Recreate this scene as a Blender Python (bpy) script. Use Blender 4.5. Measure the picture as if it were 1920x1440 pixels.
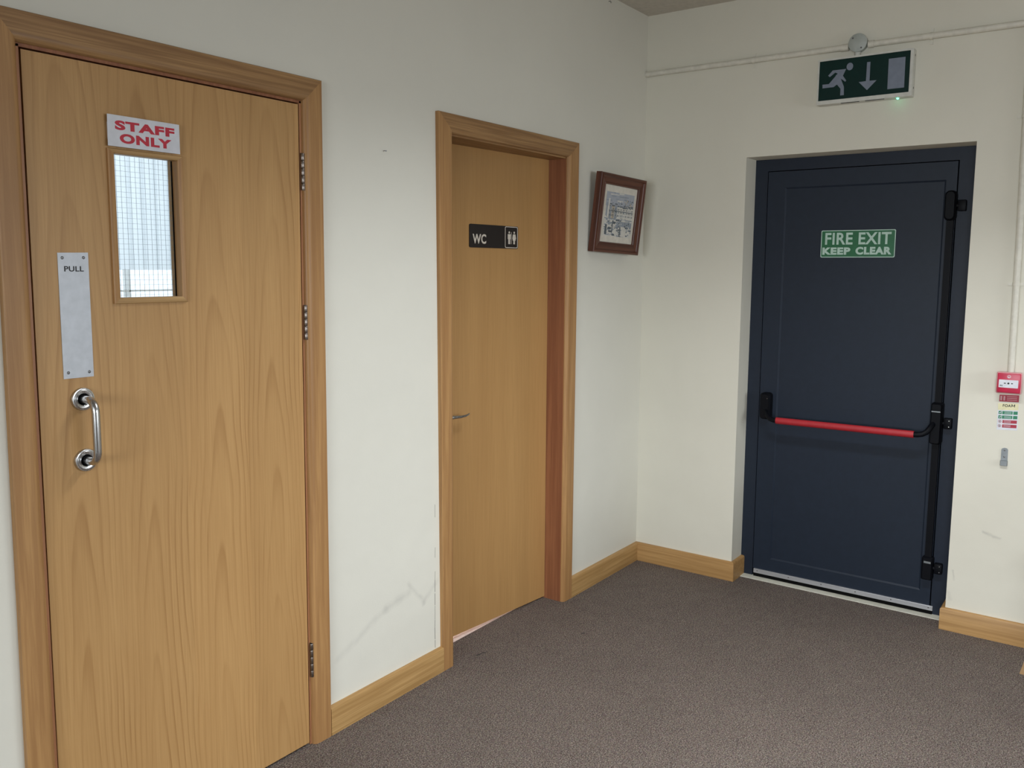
import bpy, bmesh, math, random
from mathutils import Vector, Matrix
random.seed(7)
for o in list(bpy.data.objects): bpy.data.objects.remove(o, do_unlink=True)
SC = bpy.context.scene
COL = SC.collection
PI = math.pi

# ------------------------------------------------------------------ camera
def make_camera():
    cd = bpy.data.cameras.new('camera'); co = bpy.data.objects.new('camera', cd); COL.objects.link(co)
    cd.sensor_fit = 'HORIZONTAL'; cd.sensor_width = 36.0
    cd.lens = 1605.57 * 36.0 / 1920.0
    cd.shift_x = -13.32 / 1920.0; cd.shift_y = -27.68 / 1920.0
    cd.clip_start = 0.05; cd.clip_end = 60
    yaw, pitch, roll = 0.620977, -0.117579, 0.007006
    F = Vector((math.cos(pitch)*math.cos(yaw), math.cos(pitch)*math.sin(yaw), math.sin(pitch)))
    R = Vector((math.sin(yaw), -math.cos(yaw), 0)); U = R.cross(F)
    R2 = math.cos(roll)*R + math.sin(roll)*U; U2 = -math.sin(roll)*R + math.cos(roll)*U
    M = Matrix((R2, U2, -F)).transposed().to_4x4(); M.translation = Vector((-3.91598, -2.03690, 1.51745))
    co.matrix_world = M
    SC.camera = co
make_camera()

# ------------------------------------------------------------------ render look, sky, window light
SC.view_settings.view_transform = 'Standard'; SC.view_settings.look = 'None'
SC.view_settings.gamma = 1.0; SC.view_settings.use_curve_mapping = False
SC.view_settings.exposure = 0.03
SC.cycles.use_denoising = True
SC.cycles.max_bounces = 8; SC.cycles.diffuse_bounces = 5; SC.cycles.glossy_bounces = 4
SC.cycles.sample_clamp_indirect = 4.0
W = bpy.data.worlds.new('world'); SC.world = W; W.use_nodes = True
W.node_tree.nodes['Background'].inputs[0].default_value = (0.86, 0.93, 1.0, 1)
W.node_tree.nodes['Background'].inputs[1].default_value = 1.5

def area_light(name, loc, direction, sx, sy, power, color, spread=180):
    ld = bpy.data.lights.new(name, 'AREA'); ld.shape = 'RECTANGLE'; ld.size = sx; ld.size_y = sy
    ld.energy = power; ld.color = color; ld.spread = math.radians(spread)
    lo = bpy.data.objects.new(name, ld); COL.objects.link(lo); lo.location = loc
    lo.rotation_euler = Vector(direction).to_track_quat('-Z', 'Y').to_euler()
    return lo
# daylight coming in through the room's windows and louvred ceiling lights (all out of view)
area_light('window_daylight', (-1.9, -5.30, 1.5), (-0.05, 1, -0.42), 2.7, 0.9, 30, (0.90, 0.96, 1.0), 92)
area_light('window_daylight', (-6.40, -2.4, 1.5), (1, 0.0, -0.34), 2.7, 0.9, 49, (0.90, 0.96, 1.0), 86)
for cx_, cy_, pw_ in ((-1.7, -1.6, 33), (-4.6, -2.6, 12)):
    tl_ = area_light('ceiling_tube', (cx_, cy_, 2.70), (0, 0, -1), 0.22, 1.1, pw_, (0.93, 0.97, 1.0), 122)
    tl_.rotation_euler = (0, 0, 0)
area_light('staff_room_lamp', (-2.3, 0.9, 2.45), (0, 0, -1), 0.6, 0.6, 12, (0.95, 0.98, 1.0))
area_light('toilet_lamp', (-1.15, 0.75, 2.3), (0, 0, -1), 0.3, 0.3, 45, (1.0, 0.90, 0.84))

# ------------------------------------------------------------------ materials
def newmat(name):
    m = bpy.data.materials.new(name); m.use_nodes = True
    nt = m.node_tree; b = nt.nodes['Principled BSDF']
    return m, nt, b
def N(nt, t, **kw):
    n = nt.nodes.new(t)
    for k, v in kw.items():
        if k.startswith('_'): setattr(n, k[1:], v)
        else: n.inputs[k].default_value = v
    return n
def L(nt, a, b): nt.links.new(a, b)
def math_(nt, op, a, b=None, c=None):
    n = nt.nodes.new('ShaderNodeMath'); n.operation = op
    for i, v in enumerate((a, b, c)):
        if v is None: continue
        if isinstance(v, (int, float)): n.inputs[i].default_value = v
        else: L(nt, v, n.inputs[i])
    return n.outputs[0]
def coords(nt, scale=(1, 1, 1), kind='Object'):
    tc = nt.nodes.new('ShaderNodeTexCoord'); mp = nt.nodes.new('ShaderNodeMapping')
    mp.inputs['Scale'].default_value = scale; L(nt, tc.outputs[kind], mp.inputs[0]); return mp.outputs[0]
def ramp(nt, fac, stops):
    r = nt.nodes.new('ShaderNodeValToRGB'); e = r.color_ramp.elements
    while len(e) < len(stops): e.new(0.5)
    for el, (p, c) in zip(e, stops): el.position = p; el.color = (*c, 1)
    L(nt, fac, r.inputs[0]); return r.outputs[0]
def mix(nt, fac, a, b, mode='MIX'):
    n = nt.nodes.new('ShaderNodeMix'); n.data_type = 'RGBA'; n.blend_type = mode
    for s, v in ((0, fac), (6, a), (7, b)):
        if isinstance(v, (int, float)): n.inputs[s].default_value = v
        elif isinstance(v, tuple): n.inputs[s].default_value = (*v, 1)
        else: L(nt, v, n.inputs[s])
    return n.outputs[2]
def bump(nt, b, h, strength, dist):
    n = N(nt, 'ShaderNodeBump', Strength=strength, Distance=dist); L(nt, h, n.inputs['Height']); L(nt, n.outputs[0], b.inputs['Normal'])

def plain(name, col, rough=0.5, metal=0.0, spec=0.5, bumpy=0.0, coat=0.0, emit=None, es=1.0):
    m, nt, b = newmat(name)
    b.inputs['Roughness'].default_value = rough; b.inputs['Metallic'].default_value = metal
    b.inputs['Specular IOR Level'].default_value = spec; b.inputs['Coat Weight'].default_value = coat
    n = N(nt, 'ShaderNodeTexNoise', Scale=40.0, Detail=3.0); L(nt, coords(nt), n.inputs[0])
    c1 = tuple(c*0.93 for c in col); c2 = tuple(min(1, c*1.07) for c in col)
    L(nt, ramp(nt, n.outputs[0], [(0.3, c1), (0.7, c2)]), b.inputs['Base Color'])
    if bumpy: bump(nt, b, n.outputs[0], bumpy, 0.001)
    if emit: b.inputs['Emission Color'].default_value = (*emit, 1); b.inputs['Emission Strength'].default_value = es
    return m

def seg_mask(nt, vec, A, B, w, ia, ib):
    """1 near the segment A-B in the plane of components ia, ib (world metres), soft over w"""
    sp = nt.nodes.new('ShaderNodeSeparateXYZ'); L(nt, vec, sp.inputs[0])
    x = sp.outputs[ia]; z = sp.outputs[ib]
    dx, dz = B[0]-A[0], B[1]-A[1]; l2 = dx*dx+dz*dz
    px = math_(nt, 'SUBTRACT', x, A[0]); pz = math_(nt, 'SUBTRACT', z, A[1])
    t = math_(nt, 'ADD', math_(nt, 'MULTIPLY', px, dx/l2), math_(nt, 'MULTIPLY', pz, dz/l2))
    cl = nt.nodes.new('ShaderNodeClamp'); L(nt, t, cl.inputs[0]); t = cl.outputs[0]
    ex = math_(nt, 'SUBTRACT', px, math_(nt, 'MULTIPLY', t, dx)); ez = math_(nt, 'SUBTRACT', pz, math_(nt, 'MULTIPLY', t, dz))
    d = math_(nt, 'SQRT', math_(nt, 'ADD', math_(nt, 'MULTIPLY', ex, ex), math_(nt, 'MULTIPLY', ez, ez)))
    r = math_(nt, 'DIVIDE', d, w); cl2 = nt.nodes.new('ShaderNodeClamp'); L(nt, math_(nt, 'SUBTRACT', 1.0, r), cl2.inputs[0])
    return cl2.outputs[0]

def wall_paint(name, col, marks=(), ia=0):
    m, nt, b = newmat(name)
    v = coords(nt)
    n1 = N(nt, 'ShaderNodeTexNoise', Scale=1.6, Detail=4.0, Roughness=0.6); L(nt, v, n1.inputs[0])
    c = ramp(nt, n1.outputs[0], [(0.3, tuple(x*0.965 for x in col)), (0.7, tuple(min(1, x*1.02) for x in col))])
    nd = N(nt, 'ShaderNodeTexNoise', Scale=14.0, Detail=3.0); L(nt, v, nd.inputs[0])
    dis = nt.nodes.new('ShaderNodeVectorMath'); dis.operation = 'MULTIPLY_ADD'
    L(nt, nd.outputs[1], dis.inputs[0]); dis.inputs[1].default_value = (0.03,)*3; L(nt, v, dis.inputs[2])
    sub = nt.nodes.new('ShaderNodeVectorMath'); sub.operation = 'SUBTRACT'; L(nt, dis.outputs[0], sub.inputs[0]); sub.inputs[1].default_value = (0.015,)*3
    nb = N(nt, 'ShaderNodeTexNoise', Scale=30.0, Detail=4.0); L(nt, v, nb.inputs[0])
    for A, B, w, s in marks:
        k = seg_mask(nt, sub.outputs[0], A, B, w, ia, 2)
        k = math_(nt, 'MULTIPLY', math_(nt, 'MULTIPLY', k, nb.outputs[0]), s)
        c = mix(nt, k, c, (0.30, 0.29, 0.27))
    L(nt, c, b.inputs['Base Color']); b.inputs['Roughness'].default_value = 0.62; b.inputs['Specular IOR Level'].default_value = 0.25
    n2 = N(nt, 'ShaderNodeTexNoise', Scale=7.0, Detail=2.0); L(nt, v, n2.inputs[0])
    n3 = N(nt, 'ShaderNodeTexNoise', Scale=180.0, Detail=2.0); L(nt, v, n3.inputs[0])
    h = math_(nt, 'ADD', math_(nt, 'MULTIPLY', n2.outputs[0], 6.0), math_(nt, 'MULTIPLY', n3.outputs[0], 0.35))
    bump(nt, b, h, 0.35, 0.0016)
    return m

def veneer(name, base, dark, leafw=0.194, slope=0.03, freq=95.0, off=0.0, contrast=0.85, rough=0.42):
    """crown-cut veneer, leaves side by side, cathedral figure pointing up; object X across, Z up"""
    m, nt, b = newmat(name)
    tc = nt.nodes.new('ShaderNodeTexCoord'); sp = nt.nodes.new('ShaderNodeSeparateXYZ'); L(nt, tc.outputs['Object'], sp.inputs[0])
    x = sp.outputs[0]; z = sp.outputs[2]
    nl = N(nt, 'ShaderNodeTexNoise', Scale=1.0, Detail=2.0); mp = nt.nodes.new('ShaderNodeMapping'); mp.inputs['Scale'].default_value = (3.5, 1, 1.1)
    L(nt, tc.outputs['Object'], mp.inputs[0]); L(nt, mp.outputs[0], nl.inputs[0])
    u = math_(nt, 'ADD', math_(nt, 'DIVIDE', x, leafw), off)
    cell = math_(nt, 'FLOOR', u); wn = nt.nodes.new('ShaderNodeTexWhiteNoise'); wn.noise_dimensions = '1D'; L(nt, cell, wn.inputs['W'])
    fx = math_(nt, 'MULTIPLY', math_(nt, 'SUBTRACT', math_(nt, 'SUBTRACT', u, cell), 0.5), leafw)
    fx = math_(nt, 'ADD', fx, math_(nt, 'MULTIPLY', math_(nt, 'SUBTRACT', nl.outputs[0], 0.5), 0.10))
    h = math_(nt, 'ADD', math_(nt, 'MULTIPLY', z, slope), math_(nt, 'ADD', math_(nt, 'MULTIPLY', wn.outputs[0], 0.012), slope*1.35))
    h = math_(nt, 'ADD', h, math_(nt, 'MULTIPLY', math_(nt, 'SUBTRACT', nl.outputs[0], 0.5), 0.012))
    r = math_(nt, 'SQRT', math_(nt, 'ADD', math_(nt, 'MULTIPLY', math_(nt, 'MULTIPLY', fx, fx), 0.55), math_(nt, 'MULTIPLY', h, h)))
    ring = math_(nt, 'FRACT', math_(nt, 'MULTIPLY', r, freq))
    line = ramp(nt, ring, [(0.0, (0, 0, 0)), (0.62, (0.12,)*3), (0.9, (1.0,)*3), (0.97, (0.1,)*3), (1.0, (0, 0, 0))])
    # break the lines up
    nb = N(nt, 'ShaderNodeTexNoise', Scale=1.0, Detail=3.0); mb = nt.nodes.new('ShaderNodeMapping'); mb.inputs['Scale'].default_value = (9, 1, 2.2)
    L(nt, tc.outputs['Object'], mb.inputs[0]); L(nt, mb.outputs[0], nb.inputs[0])
    lk = math_(nt, 'MULTIPLY', line, ramp(nt, nb.outputs[0], [(0.32, (0.05,)*3), (0.68, (1, 1, 1))]))
    # fine fibre
    nf = N(nt, 'ShaderNodeTexNoise', Scale=1.0, Detail=4.0); mf = nt.nodes.new('ShaderNodeMapping'); mf.inputs['Scale'].default_value = (260, 1, 5)
    L(nt, tc.outputs['Object'], mf.inputs[0]); L(nt, mf.outputs[0], nf.inputs[0])
    # broad tone bands
    nt2 = N(nt, 'ShaderNodeTexNoise', Scale=1.0, Detail=3.0); mt = nt.nodes.new('ShaderNodeMapping'); mt.inputs['Scale'].default_value = (11, 1, 0.8)
    L(nt, tc.outputs['Object'], mt.inputs[0]); L(nt, mt.outputs[0], nt2.inputs[0])
    c = mix(nt, math_(nt, 'MULTIPLY', lk, contrast), base, dark)
    c = mix(nt, math_(nt, 'MULTIPLY', ramp(nt, nf.outputs[0], [(0.35, (1, 1, 1)), (0.65, (0, 0, 0))]), 0.30), c, dark)
    c = mix(nt, math_(nt, 'MULTIPLY', ramp(nt, nt2.outputs[0], [(0.3, (1, 1, 1)), (0.7, (0, 0, 0))]), 0.30), c, dark)
    hs = nt.nodes.new('ShaderNodeHueSaturation'); L(nt, c, hs.inputs['Color'])
    L(nt, math_(nt, 'ADD', 0.95, math_(nt, 'MULTIPLY', wn.outputs[0], 0.10)), hs.inputs['Value'])
    L(nt, hs.outputs[0], b.inputs['Base Color'])
    b.inputs['Roughness'].default_value = rough; b.inputs['Specular IOR Level'].default_value = 0.35
    bump(nt, b, nf.outputs[0], 0.08, 0.0005)
    return m

def grain(name, base, dark, axis='Z', rough=0.42, density=1.0, contrast=1.0):
    """straight solid-wood grain running along an axis"""
    m, nt, b = newmat(name)
    A = 70.0*density; S = {'X': (2.2, A, A), 'Y': (A, 2.2, A), 'Z': (A, A, 2.2)}[axis]
    B = 16.0*density; S2 = {'X': (1.0, B, B), 'Y': (B, 1.0, B), 'Z': (B, B, 1.0)}[axis]
    C = 420.0; S3 = {'X': (14., C, C), 'Y': (C, 14., C), 'Z': (C, C, 14.)}[axis]
    out = []
    for s in (S, S2, S3):
        n = N(nt, 'ShaderNodeTexNoise', Scale=1.0, Detail=4.0, Distortion=0.35); L(nt, coords(nt, s), n.inputs[0]); out.append(n.outputs[0])
    c = mix(nt, math_(nt, 'MULTIPLY', ramp(nt, out[0], [(0.42, (1, 1, 1)), (0.60, (0, 0, 0))]), 0.55*contrast), base, dark)
    c = mix(nt, math_(nt, 'MULTIPLY', ramp(nt, out[1], [(0.35, (1, 1, 1)), (0.65, (0, 0, 0))]), 0.45*contrast), c, dark)
    c = mix(nt, math_(nt, 'MULTIPLY', ramp(nt, out[2], [(0.35, (1, 1, 1)), (0.6, (0, 0, 0))]), 0.22*contrast), c, dark)
    L(nt, c, b.inputs['Base Color']); b.inputs['Roughness'].default_value = rough; b.inputs['Specular IOR Level'].default_value = 0.35
    bump(nt, b, out[0], 0.15, 0.0006)
    return m

def carpet_mat():
    m, nt, b = newmat('brown fleck carpet')
    v = coords(nt)
    n1 = N(nt, 'ShaderNodeTexNoise', Scale=230.0, Detail=2.0, Roughness=0.7); L(nt, v, n1.inputs[0])
    vo = N(nt, 'ShaderNodeTexVoronoi', Scale=260.0); L(nt, v, vo.inputs[0])
    n2 = N(nt, 'ShaderNodeTexNoise', Scale=2.2, Detail=4.0); L(nt, v, n2.inputs[0])
    n3 = N(nt, 'ShaderNodeTexNoise', Scale=14.0, Detail=4.0); L(nt, v, n3.inputs[0])
    c = ramp(nt, n1.outputs[0], [(0.33, (0.056, 0.038, 0.030)), (0.48, (0.175, 0.132, 0.108)), (0.60, (0.275, 0.215, 0.180)), (0.72, (0.45, 0.375, 0.325))])
    bw = nt.nodes.new('ShaderNodeRGBToBW'); L(nt, vo.outputs['Color'], bw.inputs[0])
    c = mix(nt, 0.45, c, mix(nt, 0.75, vo.outputs['Color'], bw.outputs[0]), 'SOFT_LIGHT')
    hs = nt.nodes.new('ShaderNodeHueSaturation'); hs.inputs['Saturation'].default_value = 0.8; L(nt, c, hs.inputs['Color'])
    L(nt, math_(nt, 'ADD', 0.64, math_(nt, 'ADD', math_(nt, 'MULTIPLY', n2.outputs[0], 0.22), math_(nt, 'MULTIPLY', n3.outputs[0], 0.20))), hs.inputs['Value'])
    L(nt, hs.outputs[0], b.inputs['Base Color']); b.inputs['Roughness'].default_value = 0.95; b.inputs['Specular IOR Level'].default_value = 0.1
    h = math_(nt, 'SUBTRACT', n1.outputs[0], vo.outputs['Distance'])
    bump(nt, b, h, 0.9, 0.004)
    return m

def brushed(name, col, rough, axis='Z', metal=1.0):
    m, nt, b = newmat(name)
    s = {'X': (6, 400, 400), 'Y': (400, 6, 400), 'Z': (400, 400, 6)}[axis]
    n = N(nt, 'ShaderNodeTexNoise', Scale=1.0, Detail=3.0); L(nt, coords(nt, s), n.inputs[0])
    L(nt, ramp(nt, n.outputs[0], [(0.3, tuple(c*0.85 for c in col)), (0.7, col)]), b.inputs['Base Color'])
    L(nt, math_(nt, 'ADD', rough-0.05, math_(nt, 'MULTIPLY', n.outputs[0], 0.12)), b.inputs['Roughness'])
    b.inputs['Metallic'].default_value = metal
    return m

def glass_mat(name, tint=(0.93, 0.97, 0.98)):
    m = bpy.data.materials.new(name); m.use_nodes = True; nt = m.node_tree; nt.nodes.clear()
    o = nt.nodes.new('ShaderNodeOutputMaterial'); t = nt.nodes.new('ShaderNodeBsdfTransparent'); t.inputs[0].default_value = (*tint, 1)
    g = nt.nodes.new('ShaderNodeBsdfGlossy'); g.inputs['Roughness'].default_value = 0.03
    fr = nt.nodes.new('ShaderNodeFresnel'); fr.inputs[0].default_value = 1.45
    mx = nt.nodes.new('ShaderNodeMixShader'); L(nt, fr.outputs[0], mx.inputs[0]); L(nt, t.outputs[0], mx.inputs[1]); L(nt, g.outputs[0], mx.inputs[2])
    L(nt, mx.outputs[0], o.inputs[0]); return m

def translucent(name, col):
    m = bpy.data.materials.new(name); m.use_nodes = True; nt = m.node_tree; nt.nodes.clear()
    o = nt.nodes.new('ShaderNodeOutputMaterial'); t = nt.nodes.new('ShaderNodeBsdfTranslucent'); t.inputs[0].default_value = (*col, 1)
    d = nt.nodes.new('ShaderNodeBsdfDiffuse'); d.inputs[0].default_value = (*col, 1)
    mx = nt.nodes.new('ShaderNodeMixShader'); mx.inputs[0].default_value = 0.3
    L(nt, t.outputs[0], mx.inputs[1]); L(nt, d.outputs[0], mx.inputs[2]); L(nt, mx.outputs[0], o.inputs[0]); return m

WALLC = (0.70, 0.682, 0.605)
M = {}
M['wall_l'] = wall_paint('cream wall paint left', WALLC, [
    ((-2.08, 0.235), (-1.86, 0.335), 0.020, 0.30), ((-1.86, 0.335), (-1.74, 0.36), 0.022, 0.35), ((-1.74, 0.39), (-1.66, 0.30), 0.014, 0.35),
    ((-1.66, 0.30), (-1.585, 0.36), 0.014, 0.30)], 0)
M['wall_r'] = wall_paint('cream wall paint right', (0.70, 0.675, 0.58), [((-1.60, 0.445), (-1.66, 0.43), 0.008, 0.6), ((-1.50, 0.26), (-1.505, 0.22), 0.006, 0.5), ((-1.482, 0.17), (-1.495, 0.14), 0.012, 0.35)], 1)
M['wall'] = wall_paint('cream wall paint', WALLC)
M['wall_far'] = wall_paint('beige wall paint', (0.42, 0.37, 0.29))
M['ceil'] = plain('off white ceiling paint', (0.56, 0.52, 0.455), 0.8, bumpy=0.2)
M['veneer'] = veneer('crown cut ash veneer', (0.53, 0.315, 0.128), (0.34, 0.175, 0.060))
M['veneer2'] = veneer('plain oak veneer', (0.48, 0.275, 0.105), (0.33, 0.17, 0.058), leafw=0.40, slope=0.02, freq=60, off=0.3, contrast=0.25, rough=0.38)
TB, TD = (0.47, 0.265, 0.105), (0.27, 0.13, 0.048)
M['trim_z'] = grain('varnished oak upright grain', TB, TD, 'Z')
M['trim_x'] = grain('varnished oak grain along x', (0.43, 0.25, 0.105), (0.20, 0.10, 0.04), 'X', density=1.6, contrast=1.25)
M['base_x'] = grain('pale oak grain along x', (0.52, 0.325, 0.135), (0.30, 0.165, 0.055), 'X', density=1.3, contrast=1.2)
M['base_y'] = grain('pale oak grain along y', (0.50, 0.30, 0.12), (0.30, 0.16, 0.055), 'Y', density=1.2)
M['lining'] = grain('red brown varnished lining', (0.33, 0.135, 0.062), (0.17, 0.058, 0.028), 'Z', contrast=0.8)
M['lining2'] = grain('warm varnished rebate strip', (0.42, 0.20, 0.095), (0.24, 0.09, 0.04), 'Z', contrast=0.8)
M['carpet'] = carpet_mat()
M['slate'] = plain('slate blue door enamel', (0.010, 0.017, 0.031), 0.5, bumpy=0.05, spec=0.3)
M['slate2'] = plain('slate blue frame enamel', (0.010, 0.016, 0.029), 0.5, bumpy=0.15, spec=0.3)
M['black'] = plain('black powder coat', (0.0030, 0.0035, 0.0055), 0.5, spec=0.12)
M['gap'] = plain('black seal and edge shade', (0.004, 0.004, 0.004), 0.9, spec=0.1)
M['redbar'] = plain('red plastic', (0.38, 0.018, 0.026), 0.42)
M['steel'] = brushed('polished stainless steel', (0.60, 0.60, 0.60), 0.27)
M['plate'] = plain('satin anodised aluminium', (0.46, 0.48, 0.515), 0.45, 0.4)
M['alu'] = brushed('mill aluminium', (0.66, 0.67, 0.70), 0.4, 'Y', 0.8)
M['hinge'] = brushed('worn nickel', (0.30, 0.26, 0.235), 0.32, 'Z')
M['screw'] = plain('bright screw steel', (0.55, 0.55, 0.55), 0.3, 1.0)
M['dscrew'] = plain('dull screw steel', (0.16, 0.16, 0.16), 0.4, 1.0)
M['signwhite'] = plain('white sign vinyl', (0.66, 0.67, 0.72), 0.35)
M['signred'] = plain('red print', (0.50, 0.012, 0.035), 0.45)
M['ink'] = plain('black ink', (0.012, 0.012, 0.014), 0.5)
M['brown'] = plain('dark brown sign laminate', (0.016, 0.011, 0.010), 0.35)
M['cream'] = plain('cream engraved print', (0.62, 0.56, 0.48), 0.5)
M['green'] = plain('safety green print', (0.008, 0.125, 0.045), 0.35)
M['signpale'] = plain('pale luminous print', (0.46, 0.62, 0.54), 0.45)
M['exitgreen'] = plain('dark exit green', (0.0008, 0.020, 0.017), 0.35, spec=0.25)
M['exitpale'] = plain('unlit exit legend', (0.18, 0.21, 0.27), 0.5)
M['exitcase'] = plain('aged white plastic', (0.60, 0.60, 0.55), 0.5)
M['conduit'] = plain('cream painted conduit', (0.67, 0.645, 0.56), 0.5)
M['greybox'] = plain('grey plastic junction box', (0.40, 0.43, 0.40), 0.5)
M['led'] = plain('green indicator lamp', (0.05, 0.6, 0.25), 0.3, emit=(0.08, 1.0, 0.45), es=9.0)
M['cpred'] = plain('call point red', (0.50, 0.018, 0.060), 0.35)
M['cpedge'] = plain('clear pinkish cover rim', (0.62, 0.28, 0.30), 0.3)
M['labred'] = plain('label red', (0.36, 0.02, 0.045), 0.5)
M['labyellow'] = plain('label pale yellow', (0.72, 0.68, 0.42), 0.5)
M['labgreen'] = plain('label green', (0.02, 0.20, 0.10), 0.5)
M['galv'] = plain('galvanised bracket', (0.24, 0.26, 0.27), 0.45, 0.7)
M['frame'] = grain('mahogany picture frame', (0.14, 0.045, 0.022), (0.045, 0.014, 0.010), 'Z', rough=0.3)
M['frame_x'] = grain('mahogany picture frame rail', (0.14, 0.045, 0.022), (0.045, 0.014, 0.010), 'X', rough=0.3)
M['mount'] = plain('cream picture mount', (0.66, 0.62, 0.54), 0.6)
M['vinyl'] = plain('pale pink vinyl floor', (0.84, 0.72, 0.68), 0.5)
M['whiteroom'] = plain('white room paint', (0.82, 0.83, 0.84), 0.7)
M['blind'] = translucent('white blind vane', (0.95, 0.97, 0.99))
M['upvc'] = plain('white window frame', (0.80, 0.80, 0.78), 0.35)
M['glass'] = glass_mat('wired glass')
M['wire'] = plain('glass wire', (0.20, 0.25, 0.30), 0.5, 0.2)
M['chairwood'] = grain('beech chair wood', (0.48, 0.31, 0.16), (0.36, 0.21, 0.10), 'Z', contrast=0.5)
M['fabric'] = plain('charcoal chair fabric', (0.05, 0.05, 0.055), 0.9)
for k, c in {'p_sky': (0.36, 0.385, 0.44), 'p_pale': (0.62, 0.60, 0.55), 'p_grey': (0.27, 0.30, 0.34), 'p_dark': (0.07, 0.09, 0.11), 'p_blue': (0.25, 0.285, 0.33), 'p_tan': (0.45, 0.38, 0.29)}.items():
    M[k] = plain('print ink ' + k[2:], c, 0.4, coat=0.3)

# ------------------------------------------------------------------ builders
WORLD = {}          # world position of each object (roots turned later are built as if unturned)
def register(o, name, parent, wloc, label, kind):
    COL.objects.link(o)
    if parent is not None:
        o.parent = parent; o.location = Vector(wloc) - WORLD[parent.name]
    else: o.location = wloc
    WORLD[o.name] = Vector(wloc)
    if label: o['label'] = label
    if kind: o['kind'] = kind
    return o
def empty(name, loc, label=None, category=None, kind=None, group=None):
    o = bpy.data.objects.new(name, None); o.empty_display_size = 0.05
    register(o, name, None, loc, label, kind)
    if category: o['category'] = category
    if group: o['group'] = group
    return o
class MB:
    def __init__(s): s.bm = bmesh.new(); s.mi = 0
    def face(s, vs):
        try: f = s.bm.faces.new(vs); f.material_index = s.mi; return f
        except ValueError: return None
    def box(s, x0, x1, y0, y1, z0, z1, bevel=0.0, seg=2):
        x0, x1 = sorted((x0, x1)); y0, y1 = sorted((y0, y1)); z0, z1 = sorted((z0, z1))
        v = [s.bm.verts.new(p) for p in ((x0,y0,z0),(x1,y0,z0),(x1,y1,z0),(x0,y1,z0),(x0,y0,z1),(x1,y0,z1),(x1,y1,z1),(x0,y1,z1))]
        fs = [s.face([v[i] for i in q]) for q in ((0,3,2,1),(4,5,6,7),(0,1,5,4),(1,2,6,5),(2,3,7,6),(3,0,4,7))]
        if bevel:
            es = list({e for f in fs for e in f.edges})
            r = bmesh.ops.bevel(s.bm, geom=es, offset=bevel, segments=seg, affect='EDGES', profile=0.5)
            for f in r['faces']: f.material_index = s.mi
        return s
    def hexa(s, bot, top):
        """bot, top: 4 points each, matching order"""
        b = [s.bm.verts.new(p) for p in bot]; t = [s.bm.verts.new(p) for p in top]; n = len(b)
        s.face(b[::-1]); s.face(t)
        for i in range(n): s.face([b[i], b[(i+1)%n], t[(i+1)%n], t[i]])
        return s
    def prism(s, pts, P, w0, w1):
        """2-D outline pts extruded from w0 to w1 through the mapping P(u,v,w)"""
        return s.hexa([P(u, v, w0) for u, v in pts], [P(u, v, w1) for u, v in pts])
    def tube(s, path, r, seg=16, caps=True, ry=None):
        path = [Vector(p) for p in path]; rs = r if isinstance(r, (list, tuple)) else [r]*len(path)
        rings = []; prev = None
        for i, p in enumerate(path):
            d = (path[min(i+1, len(path)-1)] - path[max(i-1, 0)]).normalized()
            if prev is None: a = d.cross(Vector((0, 0, 1))); a = d.cross(Vector((0, 1, 0))) if a.length < 0.2 else a
            else: a = prev - d*prev.dot(d)
            a.normalize(); prev = a; bb = d.cross(a)
            rings.append([s.bm.verts.new(p + a*math.cos(2*PI*k/seg)*rs[i] + bb*math.sin(2*PI*k/seg)*(ry or rs[i])) for k in range(seg)])
        for A, B in zip(rings, rings[1:]):
            for k in range(seg): s.face([A[k], A[(k+1)%seg], B[(k+1)%seg], B[k]])
        if caps: s.face(rings[0][::-1]); s.face(rings[-1])
        return s
    def lathe(s, prof, c, axis, seg=32):
        """prof: (radius, height) along axis from c"""
        axis = Vector(axis).normalized(); a = axis.orthogonal().normalized(); bb = axis.cross(a); c = Vector(c); rings = []
        for r, h in prof:
            if r < 1e-6: rings.append([s.bm.verts.new(c + axis*h)])
            else: rings.append([s.bm.verts.new(c + axis*h + (a*math.cos(2*PI*k/seg) + bb*math.sin(2*PI*k/seg))*r) for k in range(seg)])
        for A, B in zip(rings, rings[1:]):
            for k in range(seg):
                q = [A[k % len(A)], A[(k+1) % len(A)], B[(k+1) % len(B)], B[k % len(B)]]
                u = []; [u.append(v) for v in q if v not in u]
                if len(u) > 2: s.face(u)
        return s
    def build(s, name, mat, parent=None, label=None, kind=None, category=None, group=None, smooth=35, origin=None):
        bm = s.bm
        bmesh.ops.recalc_face_normals(bm, faces=bm.faces)
        lo = Vector([min(v.co[i] for v in bm.verts) for i in range(3)]); hi = Vector([max(v.co[i] for v in bm.verts) for i in range(3)])
        c = Vector(origin) if origin is not None else (lo+hi)/2
        for v in bm.verts: v.co -= c
        me = bpy.data.meshes.new(name); bm.to_mesh(me); bm.free()
        for m in (mat if isinstance(mat, (list, tuple)) else [mat]): me.materials.append(M[m] if isinstance(m, str) else m)
        if smooth:
            for p in me.polygons: p.use_smooth = True
            try: me.set_sharp_from_angle(angle=math.radians(smooth))
            except Exception: pass
        o = bpy.data.objects.new(name, me); register(o, name, parent, c, label, kind)
        if category: o['category'] = category
        if group: o['group'] = group
        return o

# mapping of flat work onto the walls: u to the right as seen, v up, w out towards the viewer
def on_left(y0=0.0): return lambda u, v, w=0.0: Vector((u, y0-w, v))
def on_right(x0=0.0): return lambda u, v, w=0.0: Vector((x0-w, -u, v))

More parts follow.
